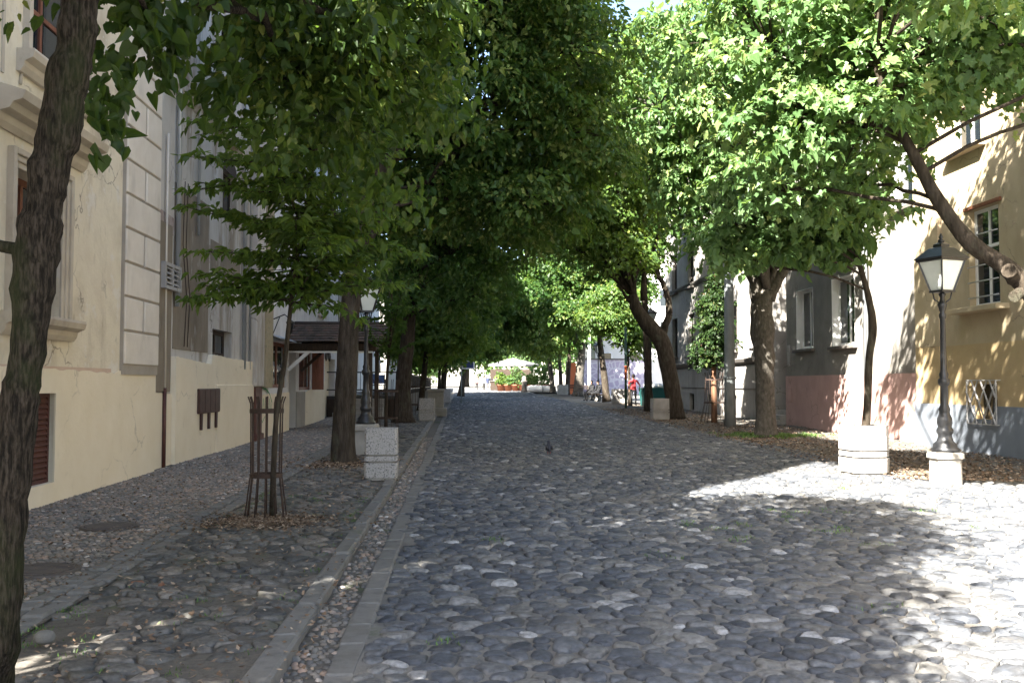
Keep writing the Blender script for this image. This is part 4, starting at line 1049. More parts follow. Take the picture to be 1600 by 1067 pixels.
def body(parent, x, fc, y0, y1, z0, z1, deep, m, roof_m=None):
    xa = x - fc * .32
    b = MB().box(xa, x - fc * deep, y0, y1, z0, z1 - .02)
    # ends of the front sheet
    o = b.build("side_walls", m, parent)
    for ya_, yb_ in ((y0 - .001, y0 + .06), (y1 - .06, y1 + .001)):
        MB().box(xa + fc * .002, x - fc * .003, ya_, yb_, z0, z1).build("wall_end", m, parent)
    if roof_m:
        c = MB(); xm = x - fc * deep / 2; x0_, x1_ = x + fc * .35, x - fc * (deep + .3)
        c.add([(x0_, y0 - .2, z1), (x1_, y0 - .2, z1), (xm, y0 - .2, z1 + 2.6), (x0_, y1 + .2, z1), (x1_, y1 + .2, z1), (xm, y1 + .2, z1 + 2.6)],
              [(0, 1, 2), (3, 5, 4), (0, 2, 5, 3), (1, 4, 5, 2), (0, 3, 4, 1)])
        c.build("roof", roof_m, parent)
def window(parent, x, fc, ya, yb, za, zb, rec=.16, fm='white_paint', nx=2, rows=(.68,), fw=.06, sill=None, sill_m='trim_stone', glass='glass', label=None, back=None):
    xf = x - fc * rec
    b = MB()
    b.box(xf, xf - fc * .05, ya, ya + fw, za, zb); b.box(xf, xf - fc * .05, yb - fw, yb, za, zb)
    b.box(xf + fc*.001, xf - fc * .049, ya + fw, yb - fw, za, za + fw); b.box(xf + fc*.001, xf - fc * .049, ya + fw, yb - fw, zb - fw, zb)
    iy0, iy1, iz0, iz1 = ya + fw, yb - fw, za + fw, zb - fw
    cy = [iy0 + (iy1 - iy0) * k / nx for k in range(nx + 1)]
    cz = [iz0] + [iz0 + (iz1 - iz0) * r for r in rows] + [iz1]
    for yy in cy[1:-1]: b.box(xf + fc * .006, xf - fc * .045, yy - fw * .4, yy + fw * .4, iz0, iz1)
    for zz in cz[1:-1]: b.box(xf + fc * .003, xf - fc * .047, iy0, iy1, zz - fw * .35, zz + fw * .35)
    w = b.build("window", MT[fm], parent, (xf, (ya + yb) / 2, za))
    if label: w["label"] = label
    for i in range(len(cy) - 1):
        for j in range(len(cz) - 1):
            p = MB(); p.box(xf - fc * .022, xf - fc * .028, cy[i], cy[i+1], cz[j], cz[j+1])
            p.build("pane", MT[glass], w, (xf, (cy[i] + cy[i+1]) / 2, cz[j]))
    if back:
        MB().box(xf - fc * .08, xf - fc * .1, ya, yb, za, zb).build("curtain", MT[back], w, (xf, (ya + yb) / 2, za))
    if sill:
        s = MB()
        pr, hh, ov = sill
        s.box(x + fc * pr, x - fc * rec, ya - ov, yb + ov, za - hh, za - .003, .012)
        s.build("sill", MT[sill_m], w, (x, (ya + yb) / 2, za))
    return w
def mould(parent, name, m, x, fc, ya, yb, prof):
    """horizontal moulding; prof = [(projection, z)...] bottom to top"""
    n = len(prof); b = MB(); vs = []
    for yy in (ya, yb):
        vs += [(x - fc * .02, yy, prof[0][1])] + [(x + fc * p, yy, z) for p, z in prof] + [(x - fc * .02, yy, prof[-1][1])]
    k = n + 2
    fs = [tuple(range(k)) if fc < 0 else tuple(range(k))[::-1], tuple(range(k, 2 * k))[::-1] if fc < 0 else tuple(range(k, 2 * k))]
    for i in range(k):
        j = (i + 1) % k
        fs.append((i, k + i, k + j, j) if fc < 0 else (i, j, k + j, k + i))
    b.add(vs, fs)
    return b.build(name, m, parent, (x, (ya + yb) / 2, prof[0][1]))
def yX(px, x): return onX(px, 600, x).y
def zX(px, py, x): return onX(px, py, x).z

# ---------- left house with quoins (A)
HA = thing("old_house", "pale plastered house with moulded windows and quoins, left of the near trunk", "house", (XL, 9, gz(9)), "houses along the street")
A0, A1 = 2.1, yX(241, XL)
wl = (yX(17, XL), yX(90, XL), zX(90, 500, XL), zX(90, 325, XL) + .25)
wu = (yX(36, XL), yX(118, XL), zX(40, 86, XL), zX(40, 86, XL) + 2.1)
bw = (yX(30, XL), yX(86, XL), zX(86, 752, XL), zX(86, 614, XL))
opsA = [wl, wu, bw]
wl2 = (wl[0] - 4.2, wl[1] - 4.2, wl[2], wl[3]); opsA.append(wl2)
wu2 = (wu[0] - 4.2, wu[1] - 4.2, wu[2], wu[3]); opsA.append(wu2)
for f in range(1, 3):
    for k in (0, 1):
        o_ = wu if k == 0 else wu2
        opsA.append((o_[0], o_[1], o_[2] + 4.0 * f, o_[3] + 4.0 * f))
ROOF_A = 21.5  # unseen upper height, raised so the shadow reaches the right side
facade(HA, "wall", MT['plaster_cream'], XL, 1, A0, A1, -.3, ROOF_A, opsA, .3)
body(HA, XL, 1, A0, A1, -.3, ROOF_A, 11, MT['plaster_cream'], MT['roof'])
for o_ in opsA:
    if o_ is bw: continue
    low = o_ in (wl, wl2)
    w = window(HA, XL, 1, *o_, rec=.22, fm='wood_red', nx=2, rows=(.36, .7) if not low else (.5,), fw=.085, back=None)
    t_ = .20                        # moulded surround
    s = MB()
    for k, (a, pr) in enumerate(((0, .03), (.07, .055), (.14, .085))):
        s.box(XL - .01, XL + pr, o_[0] - a - .072, o_[0] - a, o_[2] - .002 * k, o_[3] + a + .07, .008)
        s.box(XL - .01, XL + pr, o_[1] + a, o_[1] + a + .072, o_[2] - .002 * k, o_[3] + a + .07, .008)
        s.box(XL - .011, XL + pr + .001, o_[0] - a, o_[1] + a, o_[3] + a, o_[3] + a + .071, .008)
    s.build("surround", MT['trim_stone'], w, (XL, o_[0], o_[2]))
    mould(w, "sill", MT['trim_stone'], XL, 1, o_[0] - .36, o_[1] + .36, [(.05, o_[2] - .26), (.09, o_[2] - .2), (.10, o_[2] - .14), (.19, o_[2] - .10), (.21, o_[2] - .03), (.20, o_[2] + .004)])
    if low:
        zt = o_[3] + .36
        mould(w, "cornice", MT['trim_stone'], XL, 1, o_[0] - .62, o_[1] + .62, [(.03, zt), (.08, zt + .06), (.10, zt + .14), (.20, zt + .17), (.24, zt + .24), (.34, zt + .27), (.37, zt + .36), (.10, zt + .44), (.04, zt + .45)])
        # panel with an arch between the storeys
        p = MB(); zc = zt + .62; ym = (o_[0] + o_[1]) / 2; hw = (o_[1] - o_[0]) / 2
        arc = [(ym + (hw * .95) * math.cos(a), zc + .45 * math.sin(a)) for a in [math.pi * i / 14 for i in range(15)]]
        p.tube([(XL + .012, y_, z_) for y_, z_ in arc], .022, 6)
        p.box(XL - .01, XL + .02, o_[0] - .42, o_[0] - .36, zc, zc + .86, .005); p.box(XL - .01, XL + .02, o_[1] + .36, o_[1] + .42, zc, zc + .86, .005)
        p.build("apron_panel", MT['trim_stone'], w, (XL, ym, zc))
# basement shutter
sh = MB(); xs = XL - .06
sh.box(xs, xs - .04, bw[0], bw[0] + .05, bw[2], bw[3]); sh.box(xs, xs - .04, bw[1] - .05, bw[1], bw[2], bw[3])
sh.box(xs + .001, xs - .039, bw[0] + .05, bw[1] - .05, bw[3] - .05, bw[3]); sh.box(xs + .001, xs - .039, bw[0] + .05, bw[1] - .05, bw[2], bw[2] + .05)
shut = sh.build("shutter", MT['brown_paint'], HA, (xs, bw[0], bw[2]))
shut["label"] = "brown slatted basement shutter"
MB().box(xs - .03, xs - .036, bw[0], bw[1], bw[2], bw[3]).build("backing", MT['brown_paint'], shut, (xs, bw[0], bw[2]))
ns = 15
slat_me = None
for k in range(ns):
    z_ = bw[2] + .06 + (bw[3] - bw[2] - .12) * k / ns
    if slat_me is None:
        s = MB(); s.add([(-.03, 0, .05), (.0, 0, .0), (.008, 0, .012), (-.022, 0, .062)] + [(-.03, bw[1] - bw[0] - .1, .05), (0, bw[1] - bw[0] - .1, 0), (.008, bw[1] - bw[0] - .1, .012), (-.022, bw[1] - bw[0] - .1, .062)],
              [(0, 1, 2, 3), (7, 6, 5, 4), (0, 4, 5, 1), (1, 5, 6, 2), (2, 6, 7, 3), (3, 7, 4, 0)])
        slat_me = s.mesh("slat", MT['brown_paint'])
    link("slat", slat_me, shut, Vector((xs - .002, bw[0] + .05, z_)) - WL[shut.name])
# painted plinth, a skin 2 cm thick with a ragged top edge and a hole round the basement window
def plinth_poly(parent, x, fc, y0, y1, tops, m, thick=.022, hole=None, name="plinth"):
    """tops = [(y, z)...] upper edge from y0 to y1"""
    b = MB()
    g = random.Random(int(y0 * 100))
    pts = []
    for i in range(len(tops) - 1):
        (ya, za), (yb, zb) = tops[i], tops[i + 1]
        n_ = max(1, int((yb - ya) / .12))
        for k in range(n_):
            t = k / n_; pts.append((ya + (yb - ya) * t, za + (zb - za) * t + g.uniform(-.012, .012)))
    pts.append(tops[-1])
    def cols(lo, hi, zlo, zhi=None):
        sub = [p for p in pts if lo < p[0] < hi]
        def top(y):
            for i in range(len(pts) - 1):
                if pts[i][0] <= y <= pts[i+1][0]:
                    d_ = pts[i+1][0] - pts[i][0]
                    return pts[i][1] + (pts[i+1][1] - pts[i][1]) * ((y - pts[i][0]) / d_ if d_ > 1e-6 else 0)
            return pts[-1][1]
        ed = [(lo, top(lo + 1e-5))] + sub + [(hi, top(hi - 1e-5))]
        if zhi is not None: ed = [(lo, zhi), (hi, zhi)]
        b.extrude_x([(lo, zlo), (hi, zlo)] + ed[::-1], x, x + fc * thick)
    if hole:
        cols(y0, hole[0], -.3); cols(hole[1], y1, -.3)
        cols(hole[0], hole[1], hole[3]); cols(hole[0], hole[1], -.3, hole[2])
    else: cols(y0, y1, -.3)
    return b.build(name, m, parent)
zt = lambda px, py: (yX(px, XL), zX(px, py, XL))
ta = [(A0, 1.78), zt(10, 572), zt(120, 579), zt(175, 583), zt(182, 580), (A1, zX(241, 585, XL))]
plinth_poly(HA, XL, 1, A0, A1, ta, MT['plinth_cream'], .024, (bw[0] + .02, bw[1] - .02, bw[2], bw[3]))
# salmon band above the plinth
bnd = MB(); yb0, yb1 = A0, yX(172, XL)
bnd.extrude_x([(yb0, 1.74), (yb1, zX(172, 586, XL)), (yb1, zX(172, 576, XL)), (yb0, 1.82)], XL + .001, XL + .012)
bnd.build("painted_band", MT['pink_band'], HA)
# quoins
yq0, yq1 = yX(186, XL), A1 - .01
qb = MB().box(XL + .001, XL + .05, yq0, yq1, zX(200, 585, XL), ROOF_A - .5)
quoin = qb.build("corner_pilaster", MT['joint'], HA)
z_ = zX(215, 572, XL); k = 0; qh = .52
while z_ < 12:
    cuts = [yq0 + .015, yq1 - .012] if k % 2 == 0 else [yq0 + .015, (yq0 + yq1) / 2 + .03, yq1 - .012]
    for i in range(len(cuts) - 1):
        MB().box(XL + .03, XL + .075, cuts[i] + (.05 if i else 0), cuts[i+1] - (.05 if i < len(cuts) - 2 else .014), z_ + .018, z_ + qh - .018, .012).build("quoin_block", MT['trim_grey'], quoin, (XL, cuts[i], z_))
    z_ += qh; k += 1
mould(HA, "string_course", MT['trim_stone'], XL, 1, A0, A1, [(.03, wu[2] + 3.3), (.12, wu[2] + 3.4), (.2, wu[2] + 3.45), (.2, wu[2] + 3.55), (.03, wu[2] + 3.6)])

# ---------- stained house (B)
XB = XL - .10
B0, B1 = A1 + .004, yX(398, XB)
HB = thing("stained_house", "grey stained old house wall with faded murals, pipes and a dark plaque", "house", (XB, 20, gz(20)), "houses along the street")
sw = (yX(331, XB), yX(361, XB), zX(345, 557, XB), zX(345, 516, XB))
aw = (yX(344, XB), yX(366, XB), zX(350, 335, XB), zX(350, 262, XB))
opsB = [sw, aw] + [(aw[0] - .3, aw[1] + .3, aw[2] + 3.2 * f, aw[3] + 3.2 * f) for f in (1, 2, 3)]
facade(HB, "wall", MT['plaster_stain'], XB, 1, B0, B1, -.3, 23.5, opsB, .26)  # unseen top raised to throw shade on the right trunks
body(HB, XB, 1, B0, B1, -.3, 23.5, 11, MT['plaster_stain'], MT['roof'])
window(HB, XB, 1, *sw, rec=.17, fm='wood_dark', nx=2, rows=(), fw=.09, label="small dark window above the cream plinth")
for o_ in opsB[1:]: window(HB, XB, 1, *o_, rec=.15, fm='wood_dark', nx=2, rows=(.7,), fw=.06)
# arched head of the upper window
p = MB(); ym = (aw[0] + aw[1]) / 2; hw = (aw[1] - aw[0]) / 2
p.extrude_x([(ym + hw * math.cos(a), aw[3] - .02 + .35 * math.sin(a)) for a in [math.pi * i / 10 for i in range(11)]], XB - .004, XB + .006)
p.build("arch_head", MT['wood_dark'], HB)
ztb = lambda px, py: (yX(px, XB), zX(px, py, XB))
yr1 = yX(266, XB)
plinth_poly(HB, XB, 1, B0 + .002, yr1, [(B0 + .002, zX(243, 612, XB)), (yr1, zX(266, 616, XB))], MT['plinth_cream'], .03)
ys1 = yX(324, XB)
plinth_poly(HB, XB, 1, yr1 + .002, B1, [(yr1 + .002, zX(268, 557, XB)), ztb(300, 565), ztb(322, 569), (ys1 + .02, zX(325, 554, XB)), ztb(352, 560), (B1, zX(398, 567, XB))], MT['plinth_cream'], .10)
# slightly thicker base course below
MB().box(XB + .05, XB + .125, yX(330, XB), B1 - .002, -.2, zX(360, 601, XB), .01).build("base_course", MT['plinth_cream'], HB)
# buttress-like strip, louvre box, rusty tube, down pipes, cables
MT['plaster_brown'] = mat("brown_stained_plaster", [(.15,.12,.085), (.23,.19,.14), (.18,.15,.115)], scale=1.5, stretch=(1,1,.35), rough=.95, bump=.3, stains=[((.40,.37,.33), 2.6, (1,1,.4), .58, .66, .6)])
MB().box(XB - .01, XB + .05, B0 + .02, yX(262, XB), zX(250, 612, XB), zX(250, 345, XB), .01).build("recess_strip", MT['plaster_brown'], HB)
for px_a, px_b, py_a, py_b in ((268, 323, 548, 300), (326, 372, 430, 385)):
    MB().box(XB - .01, XB + .012, yX(px_a, XB), yX(px_b, XB), zX((px_a + px_b) / 2, py_a, XB), zX((px_a + px_b) / 2, py_b, XB), .004).build("plaster_patch", MT['plaster_brown'], HB)
lv = MB(); ya_, yb_ = yX(244, XB), yX(270, XB); za_, zb_ = zX(255, 452, XB), zX(255, 411, XB)
lv.box(XB + .05, XB + .13, ya_, ya_ + .06, za_, zb_); lv.box(XB + .05, XB + .13, yb_ - .06, yb_, za_, zb_); lv.box(XB + .05, XB + .128, ya_ + .06, yb_ - .06, za_, za_ + .06); lv.box(XB + .05, XB + .128, ya_ + .06, yb_ - .06, zb_ - .06, zb_)
lv.box(XB + .05, XB + .127, (ya_ + yb_) / 2 - .03, (ya_ + yb_) / 2 + .03, za_ + .06, zb_ - .06)
lvo = lv.build("vent_box", MT['plaster_old'], HB, (XB, ya_, za_))
MB().box(XB + .045, XB + .06, ya_ + .05, yb_ - .05, za_ + .05, zb_ - .05).build("dark_back", MT['black_iron'], lvo, (XB, ya_, za_))
for k in range(4):
    zz = za_ + .09 + k * (zb_ - za_ - .12) / 4
    MB().add([(XB + .07, ya_ + .06, zz + .05), (XB + .12, ya_ + .06, zz), (XB + .12, yb_ - .06, zz), (XB + .07, yb_ - .06, zz + .05), (XB + .07, ya_ + .06, zz + .06), (XB + .12, ya_ + .06, zz + .01), (XB + .12, yb_ - .06, zz + .01), (XB + .07, yb_ - .06, zz + .06)],
             [(0, 1, 2, 3), (7, 6, 5, 4), (0, 4, 5, 1), (1, 5, 6, 2), (2, 6, 7, 3), (3, 7, 4, 0)]).build("louvre", MT['plaster_old'], lvo, (XB, ya_, zz))
yt = yX(252, XB)
MB().tube([(XB + .06, yt, gz(yt) + .0), (XB + .06, yt, zX(252, 606, XB))], .035, 8).build("down_pipe", MT['brown_paint'], HB)["label"] = "short brown pipe stub rising from the footpath"
MB().tube([(XB + .055, yt + .02, zX(252, 606, XB)), (XB + .055, yt - .02, 4.0), (XB + .055, yt, 6.0)], .02, 6).build("conduit", MT['trim_grey'], HB)
pp = MB()
for px, r_, z0_, z1_ in ((268, .045, 3.0, 14), (375, .05, 1.95, 15), (384, .03, 1.95, 15), (300, .03, 4.5, 15)):
    y_ = yX(px, XB); pp = MB().tube([(XB + .08, y_, z0_), (XB + .08, y_, (z0_ + z1_) / 2), (XB + .08, y_ + .02, z1_)], r_, 8)
    pp.build("drain_pipe", MT['galv'], HB)
cb = MB()
for px in (285, 290): cb.tube([(XB + .02, yX(px, XB), 2.3), (XB + .03, yX(px, XB) + .1, 3.2), (XB + .02, yX(px - 4, XB), 4.2), (XB + .02, yX(px - 2, XB), 5.4)], .008, 4)
cb.build("cable", MT['rust_iron'], HB)
# dark three-legged iron plaque
pl = MB(); ya_, yb_ = yX(300, XB), yX(333, XB); za_, zb_ = zX(316, 645, XB), zX(316, 607, XB)
xp = XB + .10
pl.box(xp, xp + .05, ya_, yb_, za_, zb_, .01)
for k in range(3):
    yy = ya_ + (yb_ - ya_) * (.14 + .36 * k)
    pl.extrude_x([(yy - .045, za_ + .01), (yy - .03, za_ - .32), (yy + .05, za_ - .32), (yy + .075, za_ + .01)], xp + .005, xp + .045)
plq = pl.build("iron_plaque", MT['plaque_iron'], HB, (XB, ya_, za_)); plq["label"] = "dark brown iron plaque with three short legs"
for k in range(4):
    yy = ya_ + (yb_ - ya_) * (k + .5) / 4
    MB().box(xp + .05, xp + .056, yy - (yb_ - ya_) / 8 + .012, yy + (yb_ - ya_) / 8 - .012, za_ + .03, zb_ - .03, .003).build("slat", MT['plaque_iron'], plq, (XB, yy, za_))
# pilaster at the far end with its brown shoe pipe
ypl = yX(388, XB)
MB().box(XB - .01, XB + .2, ypl, B1 + .2, zX(388, 604, XB), 15, .02).build("pilaster", MT['plaster_stain'], HB)
MB().box(XB + .02, XB + .17, ypl + .06, B1 + .1, gz(21) - .05, zX(388, 604, XB) - .003, .01).build("pipe_shoe", MT['brown_paint'], HB)
MB().box(XB + .02, XB + .22, ypl + .0, B1 + .13, gz(21) - .05, gz(21) + .22, .015).build("shoe_foot", MT['brown_paint'], HB)
# faded mural bands
mb_ = MB(); mb_.extrude_x([(yX(244, XB), zX(244, 350, XB)), (yX(325, XB), zX(325, 410, XB)), (yX(325, XB), zX(325, 382, XB)), (yX(244, XB), zX(244, 322, XB))], XB + .002, XB + .008)
mb_.build("faded_band", mat("faded_paint", [(.25,.19,.165), (.33,.27,.24)], scale=5, stains=[((.42,.40,.38), 4, (1,1,1), .5, .62, .8)]), HB)
mould(HB, "string_course", MT['plaster_stain'], XB, 1, B0 + .3, B1, [(.02, 6.9), (.12, 7.0), (.12, 7.12), (.02, 7.2)])

# ---------- café house behind the shelter (C)
XC = XL + .02
C0, C1 = B1 + .21, 44.0
HC = thing("cafe_house", "white plastered house with small shop windows behind the tiled shelter", "house", (XC, 28, gz(28)), "houses along the street")
cw1 = (yX(421, XC), yX(447, XC), zX(430, 606, XC), zX(430, 534, XC))
cdo = (yX(451, XC) , yX(462, XC), -.1, zX(455, 545, XC))
cw2 = (yX(467, XC), yX(486, XC), zX(478, 609, XC), zX(478, 550, XC))
cni = (yX(507, XC), yX(523, XC), gz(30) , zX(515, 560, XC))
opsC = [cw1, cdo, cw2, cni]
up_ = []
for k, y_ in enumerate((24.0, 29.0, 34.5, 40.0)):
    for f in range(3):
        o_ = (y_, y_ + 1.3, 4.1 + 3.4 * f, 6.1 + 3.4 * f); opsC.append(o_); up_.append(o_)
facade(HC, "wall", MT['plaster_white'], XC, 1, C0, C1, -.3, 22, opsC, .3)  # unseen top raised to shade the trees across the street
body(HC, XC, 1, C0, C1, -.3, 22, 10, MT['plaster_white'], MT['roof'])
window(HC, XC, 1, *cw1, rec=.05, fm='wood_red', nx=2, rows=(), fw=.10, label="shop window with red-brown frame left of the shelter")
w2 = window(HC, XC, 1, *cw2, rec=.05, fm='wood_red', nx=2, rows=(), fw=.09, label="shop window with red-brown frame under the shelter")
MB().box(XC + .02, XC + .42, cw2[1] + .02, cw2[1] + .07, cw2[2], cw2[3], .006).build("shutter", MT['wood_red'], w2, (XC, cw2[1], cw2[2]))
for o_ in up_: window(HC, XC, 1, *o_, rec=.14, fm='wood_dark', nx=2, rows=(.7,), fw=.07, sill=(.1, .08, .1))
MB().box(XC - .28, XC - .22, cdo[0], cdo[1], -.1, cdo[3]).build("door", MT['wood_dark'], HC)
MB().box(XC + .0, XC + .06, cdo[1] + .02, cw2[0] + .9, gz(27), cw2[2] - .05, .008).build("grey_panel", MT['plaster_old'], HC)
MB().box(XC - .29, XC - .24, cni[0], cni[1], gz(30) - .05, cni[3]).build("door", MT['plinth_cream'], HC)
plinth_poly(HC, XC, 1, C0, cdo[0] - .02, [(C0, 1.32), (cdo[0] - .02, 1.36)], MT['plinth_cream'], .03)
plinth_poly(HC, XC, 1, cw2[0] + .95, cni[0] - .02, [(cw2[0] + .95, 1.3), (cni[0] - .02, 1.75)], MT['plinth_cream'], .03)
MB().box(XC + .0, XC + .12, C0, C0 + .9, 1.5, 12, .01).build("masonry_strip", MT['brick_strip'], HC)
for o_ in (cw1, cw2):   # little metal canopy over each shop window
    MB().add([(XC, o_[0] - .1, o_[3] + .16), (XC + .34, o_[0] - .1, o_[3] + .03), (XC + .34, o_[1] + .1, o_[3] + .03), (XC, o_[1] + .1, o_[3] + .16), (XC, o_[0] - .1, o_[3] + .19), (XC + .34, o_[0] - .1, o_[3] + .06), (XC + .34, o_[1] + .1, o_[3] + .06), (XC, o_[1] + .1, o_[3] + .19)],
             [(0, 1, 2, 3)[::-1], (4, 5, 6, 7), (0, 4, 5, 1)[::-1], (1, 5, 6, 2)[::-1], (2, 6, 7, 3)[::-1], (3, 7, 4, 0)[::-1]]).build("window_canopy", MT['galv'], HC)
# green scrawl on the plinth
gm = mat("green_spray", [(.02,.20,.06), (.03,.28,.09)], scale=9, rough=.7, bump=0)
gr = MB(); xg = XC + .034
def sp(px, py): p = onX(px, py, xg); return (xg, p.y, p.z)
gr.tube([sp(401, 607), sp(408, 605), sp(416, 608), sp(421, 615), sp(425, 628)], .022, 5)
for k in range(7):
    a = 402 + 3.2 * k
    gr.tube([sp(a, 622), sp(a + 1.4, 640), sp(a + 2.6, 624), sp(a + 3.2, 642)], .017, 5)
gr.tube([sp(407, 645), sp(410, 660), sp(414, 650)], .016, 5)
gr.v = [(xg + (v[0] - xg) * .08, v[1], v[2]) for v in gr.v]
gr.build("graffiti", gm, HC)["label"] = "green spray-painted scrawl"
# wrought iron lamp bracket and emblem
e = MB(); pe = onX(513, 552, XC + .05)
for s_ in (-1, 1):
    e.extrude_x([(pe.y, pe.z + .35), (pe.y + s_ * .75, pe.z - .12), (pe.y + s_ * .5, pe.z - .30), (pe.y + s_ * .1, pe.z)], XC + .02, XC + .06)
e.extrude_x([(pe.y - .3, pe.z + .2), (pe.y + .3, pe.z + .2), (pe.y, pe.z - .3)], XC + .061, XC + .08)
e.build("wooden_emblem", MT['wood_dark'], HC)
br = MB(); p0 = onX(424, 500, XC)
br.tube([(XC, p0.y, p0.z), (XC + .35, p0.y, p0.z + .15), (XC + .5, p0.y, p0.z + .02)], .018, 6); br.tube([(XC, p0.y, p0.z - .5), (XC + .22, p0.y, p0.z + .08)], .014, 6)
br.lathe(XC + .5, p0.y, [(.03, p0.z - .38), (.10, p0.z - .1), (.12, p0.z - .06), (.02, p0.z + .02)], 8)
br.build("bracket_lamp", MT['black_iron'], HC)
# further white houses on the left
XD = -6.6
HD = thing("white_house", "bright white house behind the terrace on the left", "house", (XD, 58, gz(58)), "houses along the street")
opsD = [(46 + 3.3 * k, 47.3 + 3.3 * k, 3.6 + 3.3 * f, 5.5 + 3.3 * f) for k in range(9) for f in range(3)]
facade(HD, "wall", MT['white_far'], XD, 1, 44.01, 78, -.3, 26, opsD, .2)  # unseen extra height added to darken the far right crowns
body(HD, XD, 1, 44.01, 78, -.3, 26, 9, MT['white_far'], MT['roof'])
for o_ in opsD: window(HD, XD, 1, *o_, rec=.12, fm='white_paint', nx=2, rows=(), fw=.08)

# ---------- ochre house (right, nearest)
XO = XR - .1
HO = thing("ochre_house", "ochre house with blue-grey plinth behind the right lamp", "house", (XO, 17, gz(17)), "houses along the street")
O0, O1 = 6.0, yX(1437, XO)
mw = (yX(1566, XO), yX(1518, XO), zX(1540, 478, XO), zX(1540, 322, XO))
gw = (yX(1558, XO), yX(1522, XO), zX(1540, 655, XO), zX(1540, 600, XO))
opsO = [mw, gw]
ups = []
for f in (1, 2, 3):
    for k in (0, -1, -2):
        o_ = (mw[0] + .6 + k * 3.4, mw[1] + .6 + k * 3.4, mw[2] + 3.45 * f, mw[3] + 3.45 * f - .2); opsO.append(o_); ups.append(o_)
for k in (-1, -2):
    o_ = (mw[0] + k * 3.4, mw[1] + k * 3.4, mw[2], mw[3]); opsO.append(o_); ups.append(o_)
zb1 = 2.45
facade(HO, "upper_wall", MT['plaster_beige'], XO, -1, O0, O1, zb1, 16, [o_ for o_ in opsO if o_ is not gw], .26)
facade(HO, "lower_wall", MT['plaster_ochre'], XO - .002, -1, O0, O1, -.3, zb1, [gw], .3)
body(HO, XO, -1, O0, O1, -.3, 16, 10, MT['plaster_ochre'], MT['roof'])
w = window(HO, XO, -1, *mw, rec=.14, fm='white_paint', nx=2, rows=(.62,), fw=.075, label="white-framed window with security bars behind the lamp")
MB().box(XO - .05, XO + .05, mw[0] - .12, mw[1] + .12, mw[3] + .01, mw[3] + .09, .01).build("lintel", MT['wood_red'], w, (XO, mw[0], mw[3]))
MB().box(XO - .28, XO + .02, mw[0] - .32, mw[1] + .42, mw[2] - .12, mw[2] - .003, .015).build("sill", MT['plaster_beige'], w, (XO, mw[0], mw[2]))
for k in range(5):
    zz = mw[2] + .2 + k * .33
    MB().tube([(XO - .03, mw[0], zz), (XO - .03, mw[1], zz)], .014, 6).build("bar", MT['steel'], w, (XO, mw[0], zz))
for o_ in ups:
    window(HO, XO, -1, *o_, rec=.14, fm='white_paint', nx=2, rows=(.66,), fw=.08, sill=(.2, .1, .2), sill_m='plaster_beige')
# half lowered slatted blind in the upper window
ob = ups[0]
bl = MB()
bl.box(XO - .01, XO + .02, ob[0], ob[1], ob[3] - .06, ob[3])
blo = bl.build("roller_blind", MT['plaster_beige'], HO, (XO, ob[0], ob[3]))
for k in range(12):
    zz = ob[3] - .12 - k * .075
    MB().box(XO + .0, XO + .02, ob[0] + .02, ob[1] - .02, zz, zz + .066, .004).build("slat", MT['plaster_beige'], blo, (XO, ob[0], zz))
hole = (gw[0] + .03, gw[1] - .03, gw[2], gw[3])
zp = 1.15
def plinth_flat(parent, x, fc, y0, y1, z1, m, thick, hole=None, z0=-.3, name="plinth"):
    b = MB()
    if hole:
        b.box(x, x + fc * thick, y0, hole[0], z0, z1); b.box(x, x + fc * thick, hole[1], y1, z0, z1)
        if hole[2] > z0: b.box(x, x + fc * thick, hole[0], hole[1], z0, hole[2])
        if hole[3] < z1: b.box(x, x + fc * thick, hole[0], hole[1], hole[3], z1)
    else: b.box(x, x + fc * thick, y0, y1, z0, z1)
    return b.build(name, m, parent)
plinth_flat(HO, XO - .004, -1, O0, O1, zp, MT['plinth_blue'], .04, hole)
MB().box(XO - .002, XO - .13, O1 - 1.15, O1, -.3, zp + .001, .008).build("corner_plinth", MT['plinth_blue'], HO)
MB().box(XO + .001, XO - .09, O1 - 1.15, O1, zp + .003, zb1, .008).build("corner_pilaster", MT['plaster_ochre'], HO)
MB().box(XO + .001, XO - .09, O1 - 1.15, O1, zb1 + .003, 15.5, .008).build("corner_pilaster", MT['plaster_beige'], HO)
